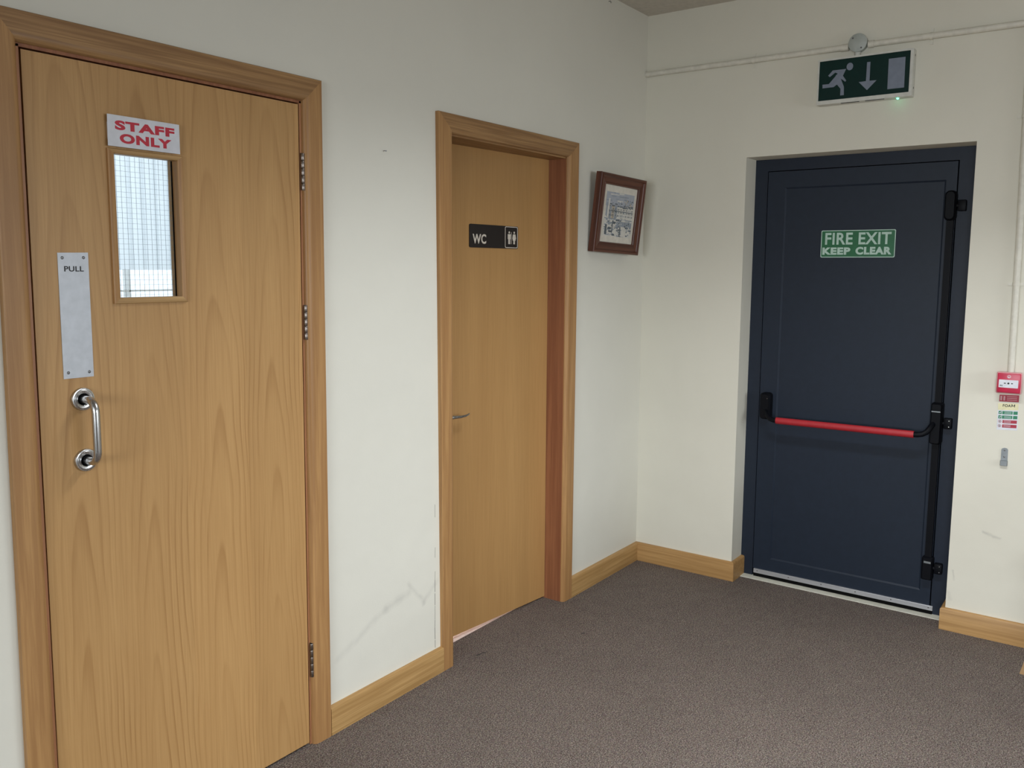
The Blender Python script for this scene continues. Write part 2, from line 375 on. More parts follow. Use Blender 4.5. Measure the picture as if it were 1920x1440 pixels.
def text_geo(mb, txt, P, box, w0, w1, bold=0.0):
    """lettering fitted to box (u0,u1,v0,v1) of the capital outlines"""
    cu = bpy.data.curves.new('lettering', 'FONT'); cu.body = txt; cu.size = 1.0; cu.offset = bold; cu.resolution_u = 4; cu.space_character = 1.0 + bold*2.2
    to = bpy.data.objects.new('lettering_tmp', cu); COL.objects.link(to)
    bpy.context.view_layer.update()
    me = to.evaluated_get(bpy.context.evaluated_depsgraph_get()).to_mesh()
    vs = [v.co.copy() for v in me.vertices]; fs = [tuple(p.vertices) for p in me.polygons]
    to.to_mesh_clear() if hasattr(to, 'to_mesh_clear') else None
    bpy.data.objects.remove(to, do_unlink=True); bpy.data.curves.remove(cu)
    x0, x1 = min(v.x for v in vs), max(v.x for v in vs); y0, y1 = min(v.y for v in vs), max(v.y for v in vs)
    u0, u1, v0, v1 = box
    f = lambda v: (u0+(v.x-x0)/(x1-x0)*(u1-u0), v0+(v.y-y0)/(y1-y0)*(v1-v0))
    A = [mb.bm.verts.new(P(*f(v), w1)) for v in vs]; B = [mb.bm.verts.new(P(*f(v), w0)) for v in vs]
    cnt = {}
    for q in fs:
        for a, b in zip(q, q[1:]+q[:1]): cnt[(a, b)] = cnt.get((a, b), 0)+1
    for q in fs: mb.face([A[i] for i in q]); mb.face([B[i] for i in reversed(q)])
    for (a, b) in cnt:
        if (b, a) not in cnt: mb.face([A[a], A[b], B[b], B[a]])
    return mb
def rrect(u0, u1, v0, v1, r, n=5):
    pts = []
    for cx, cy, a0 in ((u1-r, v1-r, 0), (u0+r, v1-r, 90), (u0+r, v0+r, 180), (u1-r, v0+r, 270)):
        for k in range(n+1): a = math.radians(a0+90*k/n); pts.append((cx+r*math.cos(a), cy+r*math.sin(a)))
    return pts
def circ(u, v, r, n=20, ry=None): return [(u+r*math.cos(2*PI*k/n), v+(ry or r)*math.sin(2*PI*k/n)) for k in range(n)]
def ring_prism(mb, outer, inner, P, w0, w1):
    n = len(outer)
    O0 = [mb.bm.verts.new(P(u, v, w0)) for u, v in outer]; O1 = [mb.bm.verts.new(P(u, v, w1)) for u, v in outer]
    I0 = [mb.bm.verts.new(P(u, v, w0)) for u, v in inner]; I1 = [mb.bm.verts.new(P(u, v, w1)) for u, v in inner]
    for i in range(n):
        j = (i+1) % n
        mb.face([O1[i], O1[j], I1[j], I1[i]]); mb.face([O0[j], O0[i], I0[i], I0[j]]); mb.face([O0[i], O0[j], O1[j], O1[i]]); mb.face([I0[j], I0[i], I1[i], I1[j]])
    return mb

# ------------------------------------------------------------------ setting
H = 2.7465
XB, YF = -6.6, -5.5
T = 0.018; SK = 0.0945
RL, RR, RT, FD = -0.525, -1.479, 2.0345, 0.127       # fire door opening: left, right (y), top, reveal depth
def wall_left():
    b = MB()
    segs = [(XB, -2.990), (-2.180, -1.508), (-0.728, 0.30)]
    for x0, x1 in segs: b.box(x0, x1, 0, 0.14, 0, H)
    b.box(-2.990, -2.180, 0, 0.14, 2.004, H); b.box(-1.508, -0.728, 0, 0.14, 1.996, H)
    w = b.build('wall_left', 'wall_l', None, 'long cream wall with the two oak doors and the small picture', 'structure', smooth=0, origin=(0, 0, 0))
    # split plaster line beside the toilet door casing
    c = MB(); rnd = random.Random(3)
    z = 0.10; x = -1.598
    while z < 0.62:
        l = rnd.uniform(0.02, 0.06); g = rnd.uniform(0.0, 0.006) if z < 0.36 else rnd.uniform(0.05, 0.14)
        xx = x + rnd.uniform(-0.0012, 0.0012); wd = rnd.uniform(0.0004, 0.0010) if z < 0.36 else 0.0004
        c.hexa([(x-wd, -0.0006, z), (x+wd, -0.0006, z), (x+wd, 0.001, z), (x-wd, 0.001, z)], [(xx-wd, -0.0006, z+l), (xx+wd, -0.0006, z+l), (xx+wd, 0.001, z+l), (xx-wd, 0.001, z+l)])
        x = xx; z += l+g
    c.build('plaster_crack', plain('dark crack', (0.16, 0.15, 0.13), 0.9), w, 'thin dark broken crack beside the toilet door frame', 'stuff')
wall_left()
def wall_right():
    b = MB()
    b.box(0, 0.30, RL, 0.14, 0, H); b.box(0, 0.30, YF, RR, 0, H); b.box(0, 0.30, RR, RL, RT, H)
    b.build('wall_right', 'wall_r', None, 'cream wall holding the slate blue fire exit door', 'structure', smooth=0, origin=(0, 0, 0))
wall_right()
def wall_with_windows(name, along, pos, thick, lo, hi, wins, label):
    b = MB()
    def bx(a0, a1, z0, z1):
        if along == 'x': b.box(a0, a1, pos-thick, pos, z0, z1)
        else: b.box(pos-thick, pos, a0, a1, z0, z1)
    a = lo
    for (w0, w1) in wins:
        bx(a, w0, 0, H); bx(w0, w1, 0, 1.0); bx(w0, w1, 2.35, H); a = w1
    bx(a, hi, 0, H)
    return b.build(name, 'wall_far', None, label, 'structure', smooth=0)
wall_with_windows('wall_front', 'x', YF, 0.25, XB-0.25, 0.30, [(-3.4, -0.5)], 'beige wall opposite the two oak doors with a wide window')
wall_with_windows('wall_back', 'y', XB, 0.25, YF-0.25, 0.14, [(-3.8, -1.0)], 'beige wall behind the camera with a wide window')
def window(n, along, pos, a0, a1, label):
    w = empty('window_%d' % n, ((a0+a1)/2, pos, 1.0) if along == 'x' else (pos, (a0+a1)/2, 1.0), label, None, 'structure')
    def bx(c, d, z0, z1):
        b = MB()
        if along == 'x': b.box(c, d, pos-0.16, pos-0.10, z0, z1)
        else: b.box(pos-0.16, pos-0.10, c, d, z0, z1)
        return b.build('window_frame', 'upvc', w)
    bx(a0, a1, 1.0, 1.06); bx(a0, a1, 2.29, 2.35)
    for k in range(4):
        c = a0 + (a1-a0-0.06)*k/3; bx(c, c+0.06, 1.06, 2.29)
window(1, 'x', YF, -3.4, -0.5, 'wide white framed window opposite the oak doors')
window(2, 'y', XB, -3.8, -1.0, 'wide white framed window behind the camera')
MB().box(XB-0.25, 0.30, YF-0.25, 0.14, H, H+0.1).build('ceiling', 'ceil', None, 'plain off white ceiling', 'structure', smooth=0)
b = MB(); b.box(XB-0.25, 0, YF-0.25, 0.0, -0.08, 0); b.box(0, 0.078, RR, RL, -0.08, 0); b.box(-1.508, -0.728, 0, 0.116, -0.08, 0); b.box(-2.990, -2.180, 0, 0.116, -0.08, 0)
b.build('floor', 'carpet', None, 'brown and grey flecked carpet floor', 'structure', smooth=0, origin=(0, 0, 0))

for k, (cx_, cy_) in enumerate(((-1.7, -1.6), (-4.6, -2.6))):
    cl = empty('ceiling_light', (cx_, cy_, H), 'louvred ceiling light %s the camera, out of view' % ('in front of' if k == 0 else 'above and behind'), 'ceiling light')
    MB().box(cx_-0.16, cx_+0.16, cy_-0.62, cy_+0.62, 2.715, H).build('housing', 'upvc', cl)
    for q in range(2): MB().box(cx_-0.16+q*0.30, cx_-0.14+q*0.30, cy_-0.62, cy_+0.62, 2.67, 2.715).build('side_rail', 'upvc', cl)
def skirting(name, mat, label, pieces, T=T):
    """pieces: list of (mitre-free) footprints: (p0, p1, normal) boxes with an eased front top edge"""
    b = MB()
    prof = [(0, 0), (T, 0), (T, SK-0.007), (T-0.002, SK-0.0025), (T-0.006, SK), (0, SK)]
    for p0, p1, n, m0, m1 in pieces:
        p0 = Vector((*p0, 0)); p1 = Vector((*p1, 0)); n = Vector((*n, 0)); d = (p1-p0).normalized()
        A = [p0 + n*a + d*(a*m0) + Vector((0, 0, z)) for a, z in prof]; B = [p1 + n*a + d*(a*m1) + Vector((0, 0, z)) for a, z in prof]
        b.hexa(A, B)
    return b.build(name, mat, None, label, 'structure', smooth=40)
skirting('baseboard_left', 'base_x', 'oak skirting board between the staff door and the toilet door', [((-2.1265, 0), (-1.568, 0), (0, -1), 0, 0)])
skirting('baseboard_left', 'base_x', 'short oak skirting board from the toilet door to the room corner', [((-0.661, 0), (0, 0), (0, -1), 0, -1)])
skirting('baseboard_left', 'base_x', 'oak skirting board left of the staff door', [((XB, 0), (-3.056, 0), (0, -1), 0, 0)])
skirting('baseboard_right', 'base_y', 'oak skirting board from the room corner to the fire door', [((0, 0), (0, RL), (-1, 0), 1, 1), ((0, RL), (FD, RL), (0, -1), -1, 0)])
skirting('baseboard_right', 'base_y', 'oak skirting board right of the fire door', [((0, RR), (0, YF), (-1, 0), -1, 0), ((0, RR), (FD, RR), (0, 1), -1, 0)])

# rooms seen through the glass and under the toilet door
def back_rooms():
    b = MB(); b.box(-3.3, -1.53, 0.116, 1.75, -0.08, 0); b.build('floor', 'whiteroom', None, 'pale floor of the staff room behind its door', 'structure', smooth=0)
    b = MB(); b.box(-1.52, -0.3, 0.116, 1.7, -0.08, -0.0005); b.build('floor', 'vinyl', None, 'pale pink vinyl floor showing under the toilet door', 'structure', smooth=0)
    MB().box(-3.4, -0.2, 0.14, 1.85, H-0.2, H-0.12).build('ceiling', 'whiteroom', None, 'white ceiling of the rooms behind the doors', 'structure', smooth=0)
    MB().box(-1.53, -1.50, 0.14, 1.7, 0, H-0.2).build('wall_divider', 'whiteroom', None, 'white partition between staff room and toilet', 'structure', smooth=0)
    MB().box(-3.38, -3.3, 0.14, 1.7, 0, H-0.2).build('wall_staff_side', 'whiteroom', None, 'white side wall of the staff room', 'structure', smooth=0)
    MB().box(-0.3, -0.22, 0.14, 1.7, 0, H-0.2).build('wall_toilet_side', 'whiteroom', None, 'white side wall of the toilet', 'structure', smooth=0)
    b = MB()   # rear wall with the window
    b.box(-3.38, -2.30, 1.66, 1.76, 0, H-0.2); b.box(-1.45, -0.22, 1.66, 1.76, 0, H-0.2); b.box(-2.30, -1.45, 1.66, 1.76, 0, 1.20); b.box(-2.30, -1.45, 1.66, 1.76, 2.25, H-0.2)
    b.build('wall_rear', 'whiteroom', None, 'white rear wall of the rooms behind the doors', 'structure', smooth=0)
    w = empty('window_3', (-1.85, 1.7, 1.36), 'bright staff room window seen through the wired glass', None, 'structure')
    for x0, x1, z0, z1 in ((-2.30, -1.45, 1.20, 1.24), (-2.30, -1.45, 2.2, 2.25), (-2.30, -2.25, 1.24, 2.2), (-1.776, -1.771, 1.24, 2.2), (-2.25, -1.45, 1.399, 1.405)):
        MB().box(x0, x1, 1.67, 1.72, z0, z1).build('window_frame', 'upvc', w)
    r = empty('vertical_blind', (-1.85, 1.6, 2.2), 'white vertical blind hanging behind the wired glass panel', 'blind')
    MB().box(-2.1, -1.58, 1.585, 1.61, 2.16, 2.2).build('headrail', 'upvc', r)
    for k in range(8):
        x = -2.06 + k*0.0625
        MB().hexa([(x, 1.60, 1.5), (x+0.075, 1.588, 1.5), (x+0.075, 1.5895, 1.5), (x, 1.6015, 1.5)], [(x, 1.60, 2.16), (x+0.075, 1.588, 2.16), (x+0.075, 1.5895, 2.16), (x, 1.6015, 2.16)]).build('vane', 'blind', r)
back_rooms()

# ------------------------------------------------------------------ door casings
def architrave(parent, IL, OL, IR, OR, zi, zo, T=T, labels=None):
    """I/O: (x at top, x at floor) of the inner and outer edges; mitred bullnosed casing"""
    prof = [(0, 0), (0, 0.004), (0.02, 0.0085), (0.07, 0.0130), (0.14, 0.0160), (0.23, 0.0177), (0.30, T), (0.965, T), (1, T-0.0025), (1, 0)]
    for I, O, m in ((IL, OL, 'trim_z'), (IR, OR, 'trim_z')):
        A = [(I[1]+t*(O[1]-I[1]), -h, 0) for t, h in prof]; B = [(I[0]+t*(O[0]-I[0]), -h, zi+t*(zo-zi)) for t, h in prof]
        MB().hexa(A, B).build('architrave', m, parent)
    A = [(IL[0]+t*(OL[0]-IL[0]), -h, zi+t*(zo-zi)) for t, h in prof]; B = [(IR[0]+t*(OR[0]-IR[0]), -h, zi+t*(zo-zi)) for t, h in prof]
    MB().hexa(A, B).build('architrave', 'trim_x', parent)

def hinge(parent, x, y, z0, z1, r=0.0058):
    n = 5; g = 0.0012; hl = (z1-z0)/n; b = MB()
    MB().tube([(x, y, z0+0.002), (x, y, z1-0.002)], r*0.8, 12).build('pin', 'gap', parent)
    for k in range(n):
        b.lathe([(0, 0), (r*0.9, 0), (r, 0.001), (r, hl-g-0.001), (r*0.9, hl-g), (0, hl-g)], (x, y, z0+k*hl), (0, 0, 1), 16)
    b.box(x-0.004, x, y+0.004, 0.003, z0, z1)
    h = b.build('hinge', 'hinge', None)
    return h

def staff_door():
    d = empty('door_1', (-2.58, 0, 0), 'wide oak veneered staff door with wired glass panel and steel pull handle', None, 'structure')
    # lining
    for a, bb in (((-2.990, -2.9715), (-2.990, -2.9805)), ((-2.1895, -2.179), (-2.202, -2.179))):
        MB().hexa([(bb[0], 0.0, 0), (bb[1], 0.0, 0), (bb[1], 0.14, 0), (bb[0], 0.14, 0)], [(a[0], 0.0, 2.0), (a[1], 0.0, 2.0), (a[1], 0.14, 2.0), (a[0], 0.14, 2.0)]).build('door_lining', 'lining2', d, 'red brown strip beside the door edge')
    MB().box(-2.979, -2.182, 0.0, 0.14, 1.9945, 2.004).build('door_lining', 'lining', d)
    for x0, x1 in ((-2.985, -2.955), (-2.21, -2.18)): MB().box(x0, x1, 0.05, 0.066, 0, 1.995).build('door_stop', 'gap', d, 'dark rebate behind the door edge')
    MB().box(-2.985, -2.18, 0.05, 0.066, 1.97, 1.9945).build('door_stop', 'gap', d)
    architrave(d, (-2.980, -2.989), (-3.036, -3.056), (-2.183, -2.196), (-2.1155, -2.127), 2.002, 2.069)
    # leaf with opening for the glass
    def X(x, z): return x - 0.012*(1-z/2.0)
    xl, xr = -2.967, -2.1935; z0, z1 = 0.008, 1.990
    gx0, gx1, gz0, gz1 = -2.7675, -2.598, 1.438, 1.786      # sight size at the face
    b = MB(); bm = b.bm
    xs = [xl, gx0-0.004, gx1+0.004, xr]; zs = [z0, gz0-0.004, gz1+0.004, z1]
    def tilt(x, z, k):   # outer edges lean, the glass stays put
        return X(x, z) if k in (0, 3) else x
    for i in range(3):
        for j in range(3):
            if i == 1 and j == 1: continue
            c = [(tilt(xs[i], zs[j], i), zs[j]), (tilt(xs[i+1], zs[j], i+1), zs[j]), (tilt(xs[i+1], zs[j+1], i+1), zs[j+1]), (tilt(xs[i], zs[j+1], i), zs[j+1])]
            b.hexa([(u, 0.0, v) for u, v in c], [(u, 0.044, v) for u, v in c])
    bmesh.ops.remove_doubles(bm, verts=bm.verts, dist=1e-5)
    seen = {}
    for f in list(bm.faces):      # drop the doubled inner faces between the joined blocks
        key = tuple(sorted(v.index for v in f.verts)); seen.setdefault(key, []).append(f)
    bm.verts.index_update()
    seen = {}
    for f in bm.faces: seen.setdefault(tuple(sorted(v.index for v in f.verts)), []).append(f)
    bmesh.ops.delete(bm, geom=[f for fs in seen.values() if len(fs) > 1 for f in fs], context='FACES_ONLY')
    leaf = b.build('door_leaf', 'veneer', d, smooth=0, origin=(-2.597, 0, 0.95))
    # glazing beads, bullnosed, mitred
    ox0, ox1, oz0, oz1 = -2.783, -2.583, 1.423, 1.798
    P = on_left(0.0)
    prof = [(0, 0), (0, 0.0065), (0.12, 0.0082), (0.85, 0.0082), (1, 0.0068), (1, -0.018)]
    def bead(I0, I1, O0, O1, m):
        A = [(O0[0]+t*(I0[0]-O0[0]), -h, O0[1]+t*(I0[1]-O0[1])) for t, h in prof]; B = [(O1[0]+t*(I1[0]-O1[0]), -h, O1[1]+t*(I1[1]-O1[1])) for t, h in prof]
        MB().hexa(A, B).build('glazing_bead', m, d)
    bead((gx0, gz0), (gx0, gz1), (ox0, oz0), (ox0, oz1), 'trim_z'); bead((gx1, gz0), (gx1, gz1), (ox1, oz0), (ox1, oz1), 'trim_z')
    bead((gx0, gz0), (gx1, gz0), (ox0, oz0), (ox1, oz0), 'base_x'); bead((gx0, gz1), (gx1, gz1), (ox0, oz1), (ox1, oz1), 'base_x')
    g = MB().box(gx0-0.003, gx1+0.003, 0.020, 0.0265, gz0-0.003, gz1+0.003).build('glass_pane', 'glass', d, 'clear wired glass pane', smooth=0)
    wv = MB(); st = 0.01275; r = 0.00024
    k = gx0 + 0.006
    while k < gx1: wv.box(k-r, k+r, 0.0228, 0.0235, gz0, gz1); k += st
    k = gz0 + 0.005
    while k < gz1: wv.box(gx0, gx1, 0.0222, 0.0228, k-r, k+r); k += st
    for q in ((gx1-0.003, gx1, gz0, gz1), (gx0, gx0+0.0015, gz0, gz1)): MB().box(q[0], q[1], 0.0175, 0.020, q[2], q[3]).build('edge_shade', 'gap', g)  # black strips stand in for the shadow line along the glass edges
    wv.build('wire_mesh', 'wire', g, 'fine square wire grid in the glass', 'stuff', smooth=0)
    # hinges
    for z0_, z1_, xx in ((1.742, 1.851, -2.1865), (1.298, 1.403, -2.1875), (0.226, 0.338, -2.1935)):
        n = 5; gp = 0.0014; hl = (z1_-z0_)/n; rr = 0.0056
        hb = MB()
        for q in range(n): hb.lathe([(0, 0), (rr*0.92, 0), (rr, 0.0008), (rr, hl-gp-0.0008), (rr*0.92, hl-gp), (0, hl-gp)], (xx, -0.0065, z0_+q*hl), (0, 0, 1), 16)
        hg = hb.build('hinge', 'hinge', d, 'worn metal knuckle hinge')
        MB().tube([(xx, -0.0065, z0_+0.001), (xx, -0.0065, z1_-0.001)], rr*0.78, 12).build('pin', 'gap', hg)
        MB().box(xx-0.003, xx+0.002, -0.003, 0.0005, z0_, z1_).build('flap', 'hinge', hg)
    # push / pull plate
    pl = MB().prism([(-2.9135, 1.250), (-2.8415, 1.250), (-2.8405, 1.547), (-2.9125, 1.5455)], P, 0, 0.0015).build('pull_plate', 'plate', d, 'satin metal finger plate marked PULL', smooth=0)
    text_geo(MB(), 'PULL', P, (-2.8988, -2.8528, 1.502, 1.5146), 0.0014, 0.0019, 0.022).build('lettering', 'ink', pl, 'black word PULL', smooth=0)
    for u, v in ((-2.902, 1.534), (-2.852, 1.535), (-2.902, 1.264), (-2.852, 1.262)):
        MB().lathe([(0, 0.0032), (0.0022, 0.003), (0.0036, 0.0018), (0.0036, 0)], P(u, v, 0), (0, -1, 0), 12).build('screw', 'dscrew', pl)
    # D handle
    zc0, zc1, hx = 1.049, 1.198, -2.8725
    path = [(hx, -0.002, zc1)]
    R_ = 0.028; out = -0.060
    for k in range(0, 9): a = PI/2*k/8; path.append((hx, out+R_-R_*math.sin(a), zc1-R_+R_*math.cos(a)))
    for k in range(0, 9): a = PI/2*k/8; path.append((hx, out+R_-R_*math.cos(a), zc0+R_-R_*math.sin(a)))
    path.append((hx, -0.002, zc0))
    hd = MB().tube(path, 0.0093, 20).build('pull_handle', 'steel', d, 'stainless steel D shaped pull handle', smooth=60)
    for z in (zc0, zc1):
        rz = MB().lathe([(0.0275, 0), (0.0275, 0.006), (0.0262, 0.0078), (0.0225, 0.0082), (0.0215, 0.0092), (0.0155, 0.0092), (0.0145, 0.0085), (0.0135, 0.003)], (hx, 0, z), (0, -1, 0), 40).build('rose', 'steel', hd, 'round steel handle rose', smooth=40)
        MB().lathe([(0.0142, 0.0), (0.0142, 0.0045), (0.0, 0.0045)], (hx, 0, z), (0, -1, 0), 24).build('rose_recess', 'gap', hd)
staff_door()

def toilet_door():
    d = empty('door_2', (-1.12, 0, 0), 'narrower oak toilet door set back in its frame, slightly ajar', None, 'structure')
    architrave(d, (-1.504, -1.504), (-1.584, -1.567), (-0.730, -0.732), (-0.651, -0.661), 1.994, 2.0615)
    MB().box(-1.508, -1.500, 0.0, 0.14, 0, 1.996).build('door_lining', 'lining', d)
    MB().box(-0.7335, -0.726, 0.0, 0.14, 0, 1.996).build('door_lining', 'lining', d, 'wide red brown varnished jamb lining')
    MB().box(-1.508, -0.726, 0.0, 0.14, 1.9875, 1.996).build('door_lining', 'trim_x', d)
    # leaf built straight, then swung 3.7 degrees about the hinge line
    lf_root = Vector((-0.735, 0.086, 0))
    b = MB()
    b.hexa([(-0.762, 0, 0.022), (0, 0, 0.008), (0, 0.040, 0.008), (-0.762, 0.040, 0.022)], [(-0.762, 0, 1.9872), (0, 0, 1.9872), (0, 0.040, 1.9872), (-0.762, 0.040, 1.9872)])
    bm = b.bm; bmesh.ops.recalc_face_normals(bm, faces=bm.faces)
    me = bpy.data.meshes.new('door_leaf'); bm.to_mesh(me); bm.free(); me.materials.append(M['veneer2'])
    leaf = bpy.data.objects.new('door_leaf', me); COL.objects.link(leaf); leaf.parent = d
    leaf.location = lf_root - WORLD[d.name]; leaf.rotation_euler = (0, 0, -math.radians(3.7))
    # lever as a sub-part in leaf coordinates (built round the origin)
    WORLD[leaf.name] = Vector((0, 0, 0))
    r = MB(); r.lathe([(0.026, 0), (0.026, 0.006), (0.022, 0.009), (0, 0.009)], (-0.700, 0, 0.94), (0, -1, 0), 24)
    r.tube([(-0.700, 0, 0.94), (-0.700, -0.040, 0.94), (-0.690, -0.050, 0.94), (-0.66, -0.052, 0.940), (-0.62, -0.052, 0.937), (-0.590, -0.052, 0.9375), (-0.573, -0.051, 0.941), (-0.566, -0.050, 0.9435)], [0.009, 0.009, 0.009, 0.0075, 0.006, 0.0045, 0.0035, 0.002], 12)
    r.build('lever_handle', 'steel', leaf, 'slim steel lever handle mostly hidden by the frame')
toilet_door()

def wc_sign():
    root = empty('toilet_sign', (0, 0, 0), 'dark brown WC sign with man and woman symbols on the toilet door', 'sign')
    P = lambda u, v, w=0.0: Vector((-u, -w, v))      # u = distance from hinge
    MB().prism(rrect(0.2135, 0.5155, 1.598, 1.6905, 0.007), P, 0.0, 0.003).build('sign_plate', 'brown', root)
    b = MB(); ring_prism(b, rrect(0.2160, 0.2985, 1.6005, 1.6885, 0.007), rrect(0.2188, 0.2957, 1.6033, 1.6857, 0.005), P, 0.0029, 0.0036)
    b.build('pictogram_border', 'cream', root)
    Pm = lambda u, v, w=0.0: Vector((-0.5+u-0.5+0.0, -w, v))
    b = MB(); Pt = lambda u, v, w=0.0: Vector((u, -w, v))
    text_geo(b, 'WC', Pt, (-0.4975, -0.4165, 1.6135, 1.652), 0.0029, 0.0036, 0.028).build('lettering', 'cream', root, 'cream letters WC', smooth=0)
    def man(cx, skirt):
        m = MB(); w0, w1 = 0.0029, 0.0036
        m.prism(circ(cx, 1.6645, 0.0046, 14), Pt, w0, w1)
        if not skirt:
            m.prism([(cx-0.0095, 1.6575), (cx+0.0095, 1.6575), (cx+0.0098, 1.637), (cx+0.0068, 1.637), (cx+0.0060, 1.651), (cx+0.0060, 1.6165), (cx+0.0008, 1.6165), (cx+0.0008, 1.637), (cx-0.0008, 1.637), (cx-0.0008, 1.6165), (cx-0.0060, 1.6165), (cx-0.0060, 1.651), (cx-0.0068, 1.637), (cx-0.0098, 1.637)], Pt, w0, w1)
        else:
            m.prism([(cx-0.0080, 1.6575), (cx+0.0080, 1.6575), (cx+0.0125, 1.639), (cx+0.0098, 1.638), (cx+0.0065, 1.650), (cx+0.0100, 1.632), (cx+0.0050, 1.632), (cx+0.0050, 1.6165), (cx+0.0008, 1.6165), (cx+0.0008, 1.632), (cx-0.0008, 1.632), (cx-0.0008, 1.6165), (cx-0.0050, 1.6165), (cx-0.0050, 1.632), (cx-0.0100, 1.632), (cx-0.0065, 1.650), (cx-0.0098, 1.638), (cx-0.0125, 1.639)], Pt, w0, w1)
        return m
    man(-0.2712, False).build('man_symbol', 'cream', root, smooth=0); man(-0.2390, True).build('woman_symbol', 'cream', root, smooth=0)
    MB().prism([(-0.2585, 1.617), (-0.2565, 1.617), (-0.2565, 1.666), (-0.2585, 1.666)], Pt, 0.0029, 0.0036).build('divider_line', 'cream', root, smooth=0)
    root.location = (-0.735, 0.086, 0); root.rotation_euler = (0, 0, -math.radians(3.7))
wc_sign()

def staff_sign():
    root = empty('staff_sign', (-2.687, 0, 1.803), 'white STAFF ONLY sign in red capitals above the wired glass', 'sign')
    P = on_left(0.0)
    MB().prism([(-2.7830, 1.8028), (-2.5917, 1.8025), (-2.5917, 1.8765), (-2.7820, 1.8772)], P, 0.0092, 0.0107).build('sign_plate', 'signwhite', root, smooth=0)
    text_geo(MB(), 'STAFF', P, (-2.7640, -2.6060, 1.8425, 1.8652), 0.0105, 0.0111, 0.050).build('lettering', 'signred', root, 'red word STAFF', smooth=0)
    text_geo(MB(), 'ONLY', P, (-2.7530, -2.6150, 1.8120, 1.8352), 0.0105, 0.0111, 0.050).build('lettering', 'signred', root, 'red word ONLY', smooth=0)
    for u in (-2.77, -2.605): MB().box(u-0.008, u+0.008, -0.0093, 0.0, 1.82, 1.86).build('foam_pad', 'signwhite', root)
staff_sign()

